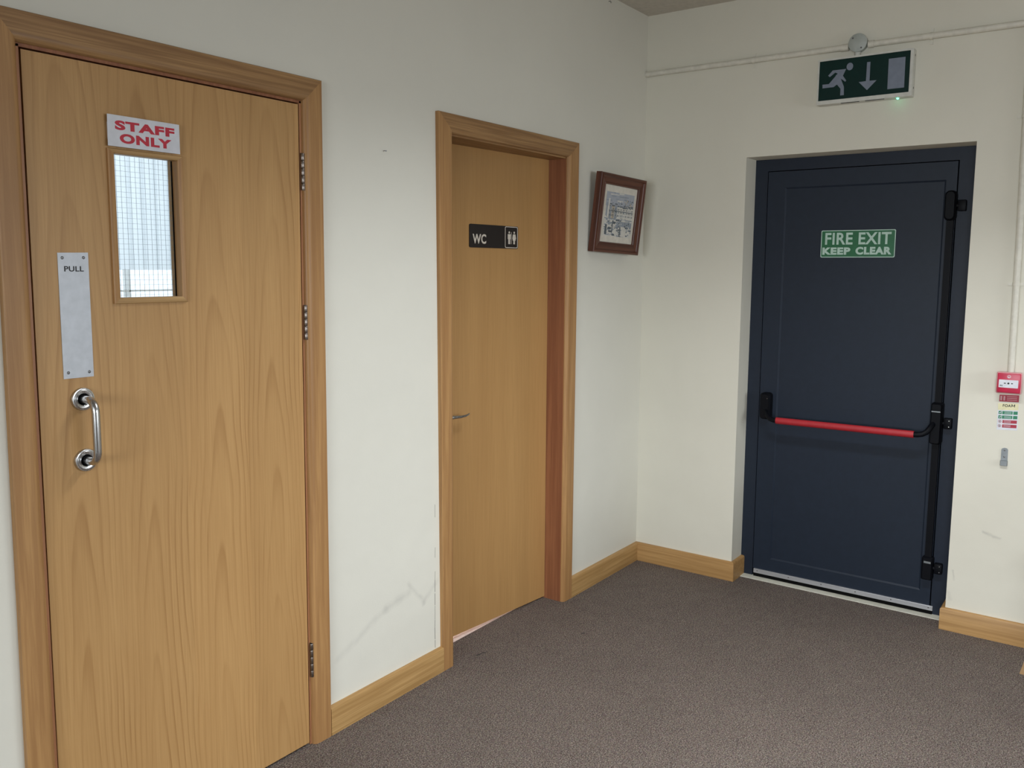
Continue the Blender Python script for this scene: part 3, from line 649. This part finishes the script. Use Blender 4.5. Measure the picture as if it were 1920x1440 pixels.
# ------------------------------------------------------------------ fire door
def fire_door():
    d = empty('door_3', (FD, -1.0, 0), 'slate blue metal fire exit door with red push bar', None, 'structure')
    LY0, LY1, LZ0, LZ1 = -0.590, -1.3975, 0.043, 1.975
    XF = FD; XLf = FD-0.004
    def fr(y0, y1, z0, z1): MB().box(XF, XF+0.06, y0, y1, z0, z1).build('door_frame', 'slate2', d)
    fr(RL+0.001, LY0+0.0045, 0.0, RT-0.001); fr(LY1-0.0045, RR-0.001, 0.0, RT-0.001); fr(LY0+0.0045, LY1-0.0045, LZ1+0.0045, RT-0.001)
    MB().box(XF+0.03, XF+0.06, LY0+0.0045, LY1-0.0045, 0.002, LZ1+0.0045).build('rubber_seal', 'gap', d, 'black gap around the door leaf', smooth=0)
    py0, py1, pz0, pz1 = -0.6715, -1.356, 0.102, 1.900
    def st(y0, y1, z0, z1, n): MB().box(XLf, XLf+0.03, y0, y1, z0, z1).build(n, 'slate', d)
    st(LY0, py0, LZ0, LZ1, 'door_stile'); st(py1, LY1, LZ0, LZ1, 'door_stile'); st(py0, py1, pz1, LZ1, 'door_rail'); st(py0, py1, LZ0, pz0, 'door_rail')
    # panel with a sloped bead round it
    b = MB(); s = 0.007; w = 0.006
    o = [(py0, pz0), (py1, pz0), (py1, pz1), (py0, pz1)]; i = [(py0-s, pz0+s), (py1+s, pz0+s), (py1+s, pz1-s), (py0-s, pz1-s)]
    vo = [b.bm.verts.new((XLf+0.001, y, z)) for y, z in o]; vi = [b.bm.verts.new((XLf+w, y, z)) for y, z in i]; vb = [b.bm.verts.new((XLf+0.03, y, z)) for y, z in o]
    for k in range(4):
        j = (k+1) % 4; b.face([vo[k], vo[j], vi[j], vi[k]]); b.face([vb[k], vb[j], vo[j], vo[k]])
    b.face(vi); b.face(vb[::-1]); b.build('door_panel', 'slate', d, 'large flat centre panel', smooth=0)
    # weather bar and threshold
    wb = MB().box(XLf-0.010, XLf, -0.596, -1.4125, 0.022, 0.043, 0.001, 1).build('weather_bar', 'alu', d, 'silver metal strip along the foot of the door')
    for k in range(6):
        y = -0.615 - k*0.156
        MB().lathe([(0, 0.0012), (0.002, 0.001), (0.0028, 0)], (XLf-0.010, y, 0.034), (-1, 0, 0), 10).build('screw', 'dscrew', wb)
    MB().box(XLf-0.004, XLf+0.01, -0.594, -1.41, 0.004, 0.022).build('brush_strip', 'gap', d, 'black draught strip under the weather bar')
    MB().box(0.078, XF+0.06, RL-T, RR+T, -0.01, 0.0035).build('threshold', plain('worn pale threshold', (0.62, 0.61, 0.52), 0.5, 0.0, bumpy=0.3), d, 'worn pale metal threshold')
    # panic hardware
    P = on_right(XLf)
    YC = 1.383
    def case(name, z0, z1, w, dep, r=0.014, label=None, uc=YC, slope=0.006):
        b = MB(); o = rrect(uc-w/2, uc+w/2, z0, z1, r); i = rrect(uc-w/2+slope, uc+w/2-slope, z0+slope, z1-slope, max(0.004, r-slope*0.5))
        b.hexa([P(u, v, 0) for u, v in o], [P(u, v, dep*0.75) for u, v in o]); b.hexa([P(u, v, dep*0.749) for u, v in o], [P(u, v, dep) for u, v in i])
        return b.build(name, 'black', d, label, smooth=30)
    def rod(z0, z1):
        b = MB(); o = rrect(YC-0.0135, YC+0.0135, z0, z1, 0.002)
        b.hexa([P(u, v, 0.003) for u, v in o], [P(u, v, 0.022) for u, v in o]); return b.build('bolt_rod', 'black', d, 'long black vertical bolt cover')
    rod(0.935, 1.745); rod(0.250, 0.790)
    def keeper(z, parent, screws=True):
        b = MB(); b.box(XF-0.030, XF, -1.409, -1.441, z-0.023, z+0.023, 0.004, 2); k = b.build('keeper', 'black', d, 'black keeper screwed to the frame')
        MB().tube([(XF-0.022, -1.396, z), (XF-0.022, -1.412, z)], 0.009, 12).build('roller', 'black', k)
        if screws:
            for dz in (-0.013, 0.013): MB().lathe([(0, 0.0018), (0.0018, 0.0015), (0.0026, 0)], (XF-0.030, -1.431, z+dz), (-1, 0, 0), 10).build('screw', 'screw', k)
    c = case('latch_case', 1.728, 1.852, 0.044, 0.045, 0.018, 'rounded black top latch case'); keeper(1.790, c, False)
    c = case('latch_case', 0.775, 0.955, 0.046, 0.052, 0.010, 'black centre latch case'); keeper(0.866, c)
    MB().box(XLf-0.054, XLf-0.050, -1.365, -1.400, 0.916, 0.921).build('seam_strip', 'galv', c)
    c = case('latch_case', 0.165, 0.268, 0.046, 0.038, 0.008, 'black bottom latch case'); keeper(0.220, c)
    MB().box(XLf-0.0405, XLf-0.038, -1.370, -1.398, 0.243, 0.252).build('seam_strip', 'galv', c)
    c = case('end_case', 0.803, 0.930, 0.050, 0.048, 0.016, 'black left push bar bracket', 0.630)
    for dz in (0.905, 0.84): MB().lathe([(0, 0.0018), (0.0018, 0.0015), (0.0026, 0)], (XLf-0.048, -0.643, dz), (-1, 0, 0), 10).build('screw', 'dscrew', c)
    bar = MB().tube([(0.03, -0.706, 0.812), (0.03, -1.308, 0.817)], 0.0130, 20, ry=0.0155).build('push_bar', 'redbar', d, 'red horizontal push bar', smooth=50)
    pth = [(0.030, -1.306, 0.817), (0.030, -1.322, 0.8175), (0.032, -1.340, 0.8215), (0.038, -1.355, 0.831), (0.048, -1.364, 0.845), (0.062, -1.370, 0.858), (0.085, -1.374, 0.866)]
    MB().tube(pth, 0.0115, 16).build('bar_arm', 'black', bar, 'curved black arm of the push bar', smooth=60)
    pth = [(0.030, -0.708, 0.812), (0.030, -0.694, 0.812), (0.034, -0.676, 0.816), (0.046, -0.660, 0.826), (0.066, -0.645, 0.838), (0.09, -0.636, 0.846)]
    MB().tube(pth, 0.0115, 16).build('bar_arm', 'black', bar, smooth=60)
    return d
fire_door()

def fire_sign():
    x0 = FD-0.004+0.006
    root = empty('fire_exit_sign', (x0, -1.006, 1.576), 'green FIRE EXIT KEEP CLEAR sign on the slate blue door', 'sign')
    P = on_right(x0)
    MB().prism(rrect(0.8465, 1.1675, 1.5755, 1.698, 0.006), P, 0.0, 0.001).build('sign_plate', 'signpale', root, 'pale bordered sign backing', smooth=0)
    MB().prism(rrect(0.8500, 1.1640, 1.5790, 1.6945, 0.005), P, 0.0009, 0.0013).build('green_field', 'green', root, smooth=0)
    text_geo(MB(), 'FIRE EXIT', P, (0.8650, 1.1500, 1.6335, 1.6868), 0.0012, 0.0017, 0.022).build('lettering', 'signpale', root, 'words FIRE EXIT', smooth=0)
    text_geo(MB(), 'KEEP', P, (0.8545, 0.9785, 1.5880, 1.6208), 0.0012, 0.0017, 0.055).build('lettering', 'signpale', root, 'word KEEP', smooth=0)
    text_geo(MB(), 'CLEAR', P, (1.0010, 1.1535, 1.5880, 1.6225), 0.0012, 0.0017, 0.055).build('lettering', 'signpale', root, 'word CLEAR', smooth=0)
fire_sign()

def exit_box():
    root = empty('exit_sign_box', (0, -1.04, 2.228), 'white emergency exit sign box with running man, arrow and door', 'exit sign')
    P = on_right(0.0)
    b = MB(); b.box(-0.045, 0, -0.850, -1.234, 2.229, 2.4185, 0.003, 2); b.build('case', 'exitcase', root)
    P5 = on_right(-0.045)
    b = MB(); o = rrect(0.8505, 1.2345, 2.2295, 2.4185, 0.003, 2); i = rrect(0.857, 1.2225, 2.2455, 2.4110, 0.001, 2)
    ring_prism(b, o, i, P5, 0, 0.005).build('bezel', 'exitcase', root)
    pan = MB().box(-0.047, -0.045, -0.857, -1.2225, 2.2455, 2.4110).build('green_panel', 'exitgreen', root, 'dark green exit panel', smooth=0)
    w0, w1 = 0.0019, 0.0026
    b = MB()
    def q(*pts): lv[0] += 0.00004; b.prism([(-y, z) for y, z in pts], P5, w0, w1+lv[0])
    lv = [0]
    b.prism(circ(0.9835, 2.3765, 0.0135, 20, 0.0155), P5, w0, w1)
    q((-0.9133, 2.3689), (-0.9687, 2.3684), (-0.9565, 2.3420), (-0.9480, 2.3280), (-0.9380, 2.3110), (-0.9240, 2.3240), (-0.9270, 2.3470), (-0.9350, 2.3530), (-0.9221, 2.3600))   # torso
    q((-0.9133, 2.3689), (-0.9260, 2.3600), (-0.9020, 2.3426), (-0.8947, 2.3490))      # rear arm
    q((-0.9565, 2.3420), (-0.9711, 2.3206), (-0.9672, 2.3156), (-0.9450, 2.3340))      # front arm
    q((-0.9480, 2.3300), (-0.9380, 2.3110), (-0.9195, 2.2989), (-0.8731, 2.2986), (-0.8724, 2.3140), (-0.8992, 2.3137), (-0.9284, 2.3463))     # rear leg
    q((-0.9480, 2.3320), (-0.9628, 2.2960), (-0.9644, 2.2608), (-0.9492, 2.2610), (-0.9492, 2.2887), (-0.9330, 2.3080))       # front leg
    b.build('running_man', 'exitpale', pan, 'pale running man symbol', smooth=0)
    b = MB()
    def q(*pts): b.prism([(-y, z) for y, z in pts], P5, w0, w1)
    q((-1.0530, 2.3855), (-1.0664, 2.3850), (-1.0664, 2.3085), (-1.0944, 2.3075), (-1.0580, 2.2711), (-1.0229, 2.3077), (-1.0520, 2.3085))
    b.build('arrow', 'exitpale', pan, 'pale arrow pointing down', smooth=0)
    MB().prism([(1.1390, 2.2655), (1.2040, 2.2655), (1.2030, 2.3875), (1.1385, 2.3875)], P5, w0, w1).build('door_symbol', 'exitpale', pan, 'pale upright door rectangle', smooth=0)
    MB().lathe([(0.0045, 0), (0.0045, 0.003), (0.003, 0.005), (0, 0.006)], (-0.030, -1.178, 2.229), (0, 0, -1), 14).build('indicator_lamp', 'led', root, 'small lit green lamp')
    for y in (-0.99, -1.09): MB().box(-0.044, -0.041, y-0.038, y+0.038, 2.2275, 2.2295).build('vent_slot', 'ink', root)
    for z in (2.265, 2.395): MB().box(-0.022, -0.018, -1.2335, -1.2350, z-0.004, z+0.004).build('case_clip', 'ink', root)
exit_box()

def conduits():
    c = empty('cable_conduit', (0, -0.8, 2.465), 'horizontal cream cable pipe along the top of the fire door wall', 'conduit')
    R = 0.0125; ZC = 2.4645
    def zz(y): return ZC - 0.004*(-y/1.6)+0.003
    MB().tube([(-R-0.001, 0.0, zz(0)), (-R-0.001, -0.967, zz(-0.965))], R, 16).build('pipe', 'conduit', c, smooth=60)
    MB().tube([(-R-0.001, -1.047, zz(-1.0)), (-R-0.001, -3.6, zz(-3.6))], R, 16).build('pipe', 'conduit', c, smooth=60)
    MB().tube([(-R-0.001, -0.935, zz(-0.96)), (-R-0.001, -0.966, zz(-0.96))], R+0.0025, 16).build('coupler', 'conduit', c, smooth=60)
    MB().tube([(-R-0.001, -1.046, zz(-1.04)), (-R-0.001, -1.068, zz(-1.04))], R+0.0025, 16).build('coupler', 'conduit', c, smooth=60)
    MB().lathe([(0.0165, 0), (0.0165, 0.002), (0, 0.0022)], (0.0, -0.001-0.013, zz(0)), (0, 1, 0), 16)
    def saddle(parent, y, z, vert):
        b = MB(); n = 10; rr = R+0.0018
        pts = [(-0.032, 0.0), (-0.032, 0.004), (-rr, 0.004)] + [(-rr*math.cos(PI*k/n), 0.0135+rr*math.sin(PI*k/n)) for k in range(n+1)] + [(rr, 0.004), (0.032, 0.004), (0.032, 0.0)] + [(R, 0.0)] + [(R*math.cos(PI*k/n), 0.0135+R*math.sin(PI*k/n)) for k in range(n+1)] + [(-R, 0.0)]
        if vert: f = lambda a, w, t: Vector((-w, y+a, z+t))
        else: f = lambda a, w, t: Vector((-w, y+t, z+a))
        b.hexa([f(a, w, -0.0055) for a, w in pts], [f(a, w, 0.0055) for a, w in pts])
        return b.build('saddle_clip', 'conduit', parent, smooth=40)
    saddle(c, -0.548, zz(-0.55), False); saddle(c, -1.290, zz(-1.29), False)
    v = empty('cable_conduit', (0, -1.656, 1.115), 'upright cream cable pipe dropping to the red call point', 'conduit')
    MB().tube([(-R-0.001, -1.6585, 1.112), (-R-0.001, -1.654, 1.60), (-R-0.001, -1.645, 2.12), (-R-0.001, -1.640, zz(-1.64)-0.013)], R, 16).build('pipe', 'conduit', v, smooth=60)
    saddle(v, -1.655, 1.468, True); saddle(v, -1.645, 2.115, True)
    j = empty('junction_box', (0, -1.004, 2.474), 'round grey junction box above the exit sign box', 'junction box')
    MB().lathe([(0.036, 0), (0.036, 0.026), (0.038, 0.026), (0.038, 0.031), (0.035, 0.033), (0, 0.0335)], (0, -1.006, 2.4745), (-1, 0, 0), 36).build('box', 'greybox', j)
    for a in (135, -55): MB().lathe([(0.0035, 0), (0.0035, 0.001), (0, 0.0012)], (-0.0335, -1.006-0.028*math.cos(math.radians(a)), 2.4745+0.028*math.sin(math.radians(a))), (-1, 0, 0), 10).build('screw', 'dscrew', j)
    MB().tube([(-0.0145, -1.004, 2.4445), (-0.0145, -1.004, 2.419)], 0.0125, 16).build('outlet', 'exitcase', j, 'short white spout down to the exit sign')
conduits()

def call_point():
    root = empty('fire_call_point', (0, -1.657, 1.035), 'red fire alarm call point box on the wall right of the fire door', 'call point')
    P = on_right(0.0)
    b = MB(); b.box(-0.030, 0, -1.618, -1.697, 1.040, 1.114, 0.003, 2); b.build('back_box', 'cpred', root)
    b = MB(); b.box(-0.044, -0.028, -1.6125, -1.7015, 1.034, 1.1205, 0.006, 3); f = b.build('rim', 'cpedge', root, 'pinkish clear rim')
    b = MB(); b.box(-0.048, -0.040, -1.6165, -1.6985, 1.0385, 1.1165, 0.004, 3); b.build('face', 'cpred', root)
    P8 = on_right(-0.048)
    MB().prism(rrect(1.6225, 1.690, 1.0590, 1.0905, 0.002), P8, 0, 0.0006).build('press_window', 'signwhite', root, 'white break panel', smooth=0)
    b = MB(); b.prism(circ(1.6562, 1.0765, 0.0038, 16), P8, 0.0005, 0.001)
    b.prism([(1.6395, 1.0765), (1.6425, 1.0785), (1.6470, 1.0785), (1.6470, 1.0745), (1.6425, 1.0745)], P8, 0.0005, 0.001)
    b.prism([(1.6730, 1.0765), (1.6700, 1.0785), (1.6655, 1.0785), (1.6655, 1.0745), (1.6700, 1.0745)], P8, 0.0005, 0.001)
    b.prism(rrect(1.6275, 1.6305, 1.0640, 1.0695, 0.001, 2), P8, 0.0005, 0.001); b.prism(rrect(1.6325, 1.6355, 1.0640, 1.0695, 0.001, 2), P8, 0.0005, 0.001)
    b.build('press_marks', 'ink', root, 'black dot between two arrows', smooth=0)
    b = MB(); ring_prism(b, circ(1.6567, 1.1035, 0.0062, 18), circ(1.6567, 1.1035, 0.0047, 18), P8, 0, 0.0006)
    b.prism([(1.6535, 1.1005), (1.6560, 1.1045), (1.6575, 1.1030), (1.6600, 1.1005)], P8, 0, 0.0006)
    b.build('emblem', 'signwhite', root, 'small white round symbol', smooth=0)
call_point()

def labels():
    P = on_right(0.0)
    a = empty('fire_action_label', (0, -1.6575, 0.996), 'small dark red label tucked under the red call point', 'label')
    MB().prism([(1.6235, 0.9960), (1.6925, 0.9985), (1.6925, 1.0265), (1.6235, 1.0235)], P, 0, 0.0006).build('backing', 'labred', a, smooth=0)
    b = MB()
    for u, v, w_, h in ((1.627, 1.001, 0.006, 0.018), (1.638, 1.001, 0.006, 0.018)): b.prism([(u, v), (u+w_, v), (u+w_, v+h), (u, v+h)], P, 0.0005, 0.0009)
    for v in (1.003, 1.010, 1.017): b.prism([(1.650, v), (1.686, v+0.001), (1.686, v+0.0032), (1.650, v+0.0022)], P, 0.0005, 0.0009)
    b.build('print', plain('faded pink print', (0.55, 0.30, 0.32), 0.5), a, smooth=0)
    l = empty('foam_label', (0, -1.6575, 0.880), 'white and yellow FOAM extinguisher label on the wall', 'label')
    MB().prism([(1.6215, 0.8800), (1.6945, 0.8840), (1.6925, 0.9925), (1.6205, 0.9880)], P, 0, 0.0006).build('backing', 'signwhite', l, smooth=0)
    MB().prism([(1.6215, 0.9610), (1.6930, 0.9655), (1.6925, 0.9925), (1.6205, 0.9880)], P, 0.0005, 0.0009).build('title_band', 'labyellow', l, 'pale yellow heading band', smooth=0)
    fm = text_geo(MB(), 'FOA', P, (1.6375, 1.6665, 0.9755, 0.9865), 0.0008, 0.0012, 0.025)
    a0, a1, b0, b1, t = 1.6680, 1.6805, 0.9768, 0.9880, 0.0026; am = (a0+a1)/2
    for q in ([(a0, b0), (a0+t, b0), (a0+t, b1), (a0, b1)], [(a1-t, b0), (a1, b0), (a1, b1), (a1-t, b1)], [(a0+t, b1), (am, b0+0.0045), (am, b0+0.0010), (a0+t, b1-0.0040)], [(a1-t, b1), (a1-t, b1-0.0040), (am, b0+0.0010), (am, b0+0.0045)]):
        fm.prism(q, P, 0.0008, 0.0012)
    fm.build('lettering', 'ink', l, 'black word FOAM', smooth=0)
    for z, col in ((0.9445, 'labgreen'), (0.9265, 'labgreen'), (0.9085, 'labred'), (0.8905, 'labred')):
        g = MB()
        if col == 'labgreen':
            g.prism([(1.6245, z), (1.6355, z+0.0005), (1.6355, z+0.0135), (1.6245, z+0.013)], P, 0.0005, 0.0009); g.prism([(1.6375, z), (1.6740, z+0.002), (1.6740, z+0.0150), (1.6375, z+0.0135)], P, 0.0005, 0.0009); g.prism([(1.6765, z+0.002), (1.6915, z+0.003), (1.6915, z+0.0160), (1.6765, z+0.015)], P, 0.0005, 0.0009)
        else: g.prism([(1.6405, z), (1.6910, z+0.0025), (1.6910, z+0.0155), (1.6405, z+0.0130)], P, 0.0005, 0.0009)
        g.build('colour_band', col, l, smooth=0)
        p = MB()
        for k in (0.0035, 0.0085): p.prism([(1.645, z+k+0.0005), (1.670, z+k+0.0015), (1.670, z+k+0.0027), (1.645, z+k+0.0017)], P, 0.0008, 0.0012)
        if col == 'labgreen': p.prism([(1.627, z+0.006), (1.6295, z+0.003), (1.6345, z+0.010), (1.6330, z+0.011), (1.6295, z+0.0062), (1.628, z+0.0075)], P, 0.0008, 0.0012)
        p.build('fine_print', 'signwhite', l, smooth=0)
        if col == 'labred':
            p = MB(); ring_prism(p, circ(1.6310, z+0.0065, 0.0058, 16), circ(1.6310, z+0.0065, 0.0044, 16), P, 0.0005, 0.0009); p.build('warning_ring', 'labred', l, smooth=0)
            p = MB(); p.prism([(1.6295, z+0.0035), (1.6330, z+0.0035), (1.6318, z+0.0100), (1.6302, z+0.0100)], P, 0.0005, 0.0010); p.build('warning_symbol', 'ink', l, smooth=0)
    k = empty('wall_bracket', (0, -1.6565, 0.737), 'grey metal extinguisher hook bracket below the FOAM label', 'bracket')
    pts = [(1.6445, 0.757), (1.6685, 0.757), (1.6678, 0.802), (1.664, 0.807), (1.6555, 0.809), (1.6475, 0.806), (1.6440, 0.801)]
    MB().prism(pts, P, 0, 0.003).build('back_strip', 'galv', k)
    b = MB(); b.box(-0.014, 0, -1.6435, -1.6695, 0.736, 0.758, 0.0015, 1); b.build('hook', 'galv', k)
    for v in (0.799, 0.772): MB().lathe([(0.0035, 0), (0.003, 0.002), (0, 0.0026)], (-0.003, -1.656, v), (-1, 0, 0), 12).build('screw', 'dscrew', k)
labels()

# ------------------------------------------------------------------ picture
def picture():
    root = empty('framed_picture', (0, 0, 0), 'small mahogany framed town print hanging crooked beside the toilet door', 'picture')
    w, h = 0.3752, 0.3564; P = lambda u, v, t=0.0: Vector((u, -t, v))
    iw, ih = 0.2745, 0.2580
    prof = [(0, -0.022), (0, 0.006), (0.06, 0.010), (0.22, 0.011), (0.30, 0.006), (0.45, 0.0035), (0.80, 0.001), (0.86, 0.0035), (0.95, 0.003), (1.0, -0.002), (1.0, -0.022)]
    O = [(-w/2, -h/2), (w/2, -h/2), (w/2, h/2), (-w/2, h/2)]; I = [(-iw/2, -ih/2), (iw/2, -ih/2), (iw/2, ih/2), (-iw/2, ih/2)]
    for k in range(4):
        j = (k+1) % 4
        A = [P(O[k][0]+t*(I[k][0]-O[k][0]), O[k][1]+t*(I[k][1]-O[k][1]), hh) for t, hh in prof]; B = [P(O[j][0]+t*(I[j][0]-O[j][0]), O[j][1]+t*(I[j][1]-O[j][1]), hh) for t, hh in prof]
        MB().hexa(A, B).build('frame_rail', 'frame_x' if k % 2 == 0 else 'frame', root)
    MB().box(-iw/2-0.002, iw/2+0.002, 0.006, 0.012, -ih/2-0.002, ih/2+0.002).build('mount', 'mount', root, 'cream mount around the print', smooth=0)
    MB().box(-w/2+0.006, w/2-0.006, 0.016, 0.022, -h/2+0.006, h/2-0.006).build('backing_board', plain('brown backing board', (0.16, 0.10, 0.06), 0.8), root, smooth=0)
    # print: grey-blue wash of a town square, loose strokes
    pr = MB(); rnd = random.Random(11)
    U0, U1, V0, V1 = -0.112, 0.118, -0.1017, 0.0995
    lev = [0.0]
    def rect(u0, u1, v0, v1, mi, sk=0.0):
        lev[0] += 0.0000015; pr.mi = mi
        a = -0.0059; bq = -0.0055 + lev[0]
        u0, u1 = max(u0, U0), min(u1, U1); v0, v1 = max(v0, V0), min(v1, V1)
        if u1-u0 < 1e-4 or v1-v0 < 1e-4: return
        pr.prism([(u0, v0), (u1, v0), (min(u1+sk, U1), v1), (min(u0+sk, U1), v1)], P, a, bq)
    rect(U0, U1, V0, V1, 0)
    rect(U0, U1, 0.035, V1, 1)                      # sky
    for k in range(26): u = rnd.uniform(U0, U1); v = rnd.uniform(0.055, V1); rect(u, u+rnd.uniform(0.02, 0.06), v, v+rnd.uniform(0.002, 0.008), rnd.choice((1, 0, 4)))
    for k in range(9):                                 # row of house fronts
        u = U0+0.03 + k*0.0225; top = rnd.uniform(0.030, 0.056)
        rect(u, u+0.021, -0.02, top, rnd.choice((0, 5, 2, 0)))
        rect(u-0.001, u+0.022, top, top+0.004, 3); 
        for r in range(4):
            for c in range(2): rect(u+0.003+c*0.009, u+0.008+c*0.009, -0.008+r*0.014, 0.0+r*0.014, rnd.choice((3, 2, 3)))
    rect(U0, U0+0.03, -0.06, 0.035, 0); rect(U0+0.006, U0+0.018, -0.01, 0.05, 2); rect(U0+0.022, U0+0.032, -0.02, 0.07, 0)
    for k in range(50): u = rnd.uniform(0.0, U1); v = rnd.uniform(0.030, 0.066); rect(u, u+rnd.uniform(0.004, 0.012), v, v+rnd.uniform(0.003, 0.008), rnd.choice((3, 2, 5)))
    rect(U0, U1, -0.024, -0.019, 2); rect(U0+0.03, U1, 0.014, 0.0175, 3)
    rect(-0.01, U1, -0.052, -0.03, 4, 0.004)
    for k in range(120):
        u = rnd.uniform(U0, U1); v = rnd.uniform(V0, -0.024)
        rect(u, u+rnd.uniform(0.004, 0.026), v, v+rnd.uniform(0.002, 0.008), rnd.choice((2, 3, 4, 0, 2, 3)), rnd.uniform(-0.002, 0.004))
    for k in range(70):
        u = rnd.uniform(U0+0.01, U1-0.02); v = rnd.uniform(V0+0.005, 0.05); a_ = rnd.uniform(0, PI); l_ = rnd.uniform(0.005, 0.016); t_ = 0.0009
        lev[0] += 0.0000015; pr.mi = rnd.choice((3, 3, 2, 0)); dx, dv = math.cos(a_)*l_*0.5, math.sin(a_)*l_*0.5; nx, nv = -math.sin(a_)*t_, math.cos(a_)*t_
        u += 0.006; v += 0.004
        pr.prism([(u-dx-nx, v-dv-nv), (u+dx-nx, v+dv-nv), (u+dx+nx, v+dv+nv), (u-dx+nx, v-dv+nv)], P, -0.0059, -0.0055+lev[0])
    rect(-0.045, -0.038, -0.085, -0.028, 3); rect(-0.075, -0.05, -0.07, -0.06, 3); rect(0.02, 0.028, -0.1, -0.055, 3); rect(0.035, 0.075, -0.098, -0.07, 0); rect(-0.10, -0.085, -0.095, -0.05, 3)
    pr.build('town_print', ['p_pale', 'p_sky', 'p_grey', 'p_dark', 'p_blue', 'p_tan'], root, 'grey blue print of a town square', smooth=0)
    MB().tube([(-0.10, 0.014, 0.10), (0.0, 0.016, 0.155), (0.10, 0.014, 0.10)], 0.0008, 6).build('hanging_cord', 'cream', root)
    root.location = (-0.35379, -0.05741, 1.76620)
    a, bq, c = 0.094794, 0.034010, -0.082985
    Rx = Matrix.Rotation(a, 3, 'X'); Ry = Matrix.Rotation(bq, 3, 'Y'); Rz = Matrix.Rotation(c, 3, 'Z')
    root.rotation_euler = (Rz @ Rx @ Ry).to_euler()
picture()

# ------------------------------------------------------------------ small things
def nail():
    r = empty('nail', (-1.842, 0, 1.896), 'small bent nail in the cream wall between the two oak doors', 'nail')
    MB().tube([(-1.840, 0.004, 1.8965), (-1.842, -0.009, 1.8960), (-1.8435, -0.013, 1.8950)], 0.0011, 8).build('shank', 'dscrew', r)
    MB().lathe([(0.0024, 0), (0.0024, 0.001), (0, 0.0012)], (-1.8435, -0.013, 1.8950), (-0.3, -0.9, -0.2), 10).build('head', 'dscrew', r)
    r = empty('hook', (-0.389, 0, 2.716), 'tiny dark hook in the wall just under the ceiling', 'hook')
    MB().tube([(-0.389, 0.004, 2.722), (-0.389, -0.008, 2.722), (-0.388, -0.011, 2.718), (-0.386, -0.009, 2.714)], 0.0014, 8).build('shank', 'ink', r)
nail()
def threads():
    for nm, pts, lab in (('thread', [(-1.395, -0.035, 0.002), (-1.378, -0.043, 0.0035), (-1.362, -0.040, 0.002), (-1.352, -0.050, 0.002)], 'short black thread on the carpet by the toilet door'),
                         ('thread', [(-0.975, -0.262, 0.002), (-0.968, -0.268, 0.003), (-0.961, -0.270, 0.002)], 'tiny black fluff on the open carpet')):
        o = MB().tube(pts, 0.0012, 6).build(nm, 'ink', None, lab); o['category'] = 'thread'
threads()

def chair():
    r = empty('wooden_chair', (-0.40, -2.05, 0), 'pale wooden chair leg poking into view at the lower right edge', 'chair')
    sz = 0.44
    feet = [(-0.276, -1.7985, 1), (-0.70, -1.875, 0), (-0.245, -2.30, 1), (-0.67, -2.33, 0)]
    tops = [(-0.32, -1.90), (-0.62, -1.93), (-0.30, -2.22), (-0.60, -2.24)]
    for (fx, fy, q), (tx, ty) in zip(feet, tops):
        b = MB(); F_ = Vector((fx, fy, 0)); Tp = Vector((tx, ty, sz-0.02)); n = 6; a0, a1 = 0.011, 0.018
        b.hexa([F_+Vector((sx*a0, sy*a0, 0)) for sx, sy in ((-1, -1), (1, -1), (1, 1), (-1, 1))], [Tp+Vector((sx*a1, sy*a1, 0)) for sx, sy in ((-1, -1), (1, -1), (1, 1), (-1, 1))])
        b.build('leg', 'chairwood', r)
    b = MB(); b.box(-0.68, -0.24, -2.29, -1.87, sz-0.02, sz+0.03, 0.015, 3); b.build('seat', 'fabric', r, 'dark seat out of view')
    for x in (-0.66, -0.27):
        MB().hexa([(x-0.012, -2.27, sz+0.02), (x+0.012, -2.27, sz+0.02), (x+0.012, -2.25, sz+0.02), (x-0.012, -2.25, sz+0.02)], [(x-0.01, -2.38, 0.86), (x+0.01, -2.38, 0.86), (x+0.01, -2.36, 0.86), (x-0.01, -2.36, 0.86)]).build('back_post', 'chairwood', r)
    MB().hexa([(-0.67, -2.345, 0.68), (-0.26, -2.345, 0.68), (-0.26, -2.325, 0.68), (-0.67, -2.325, 0.68)], [(-0.67, -2.385, 0.86), (-0.26, -2.385, 0.86), (-0.26, -2.365, 0.86), (-0.67, -2.365, 0.86)]).build('backrest', 'chairwood', r)
chair()
def table():  # added out of view to block light from the floor and wall at right
    r = empty('shade_table', (-0.95, -2.85, 0), 'unseen wooden table added beyond the right edge to shade the floor', 'table')
    MB().box(-1.55, -0.30, -3.25, -2.42, 0.715, 0.745, 0.004, 2).build('tabletop', 'base_x', r)
    MB().box(-1.50, -0.35, -3.20, -2.47, 0.64, 0.715).build('apron', 'chairwood', r)
    for x in (-1.49, -0.40):
        for y in (-3.19, -2.52): MB().box(x, x+0.05, y, y+0.05, 0, 0.715, 0.004, 2).build('leg', 'chairwood', r)
table()
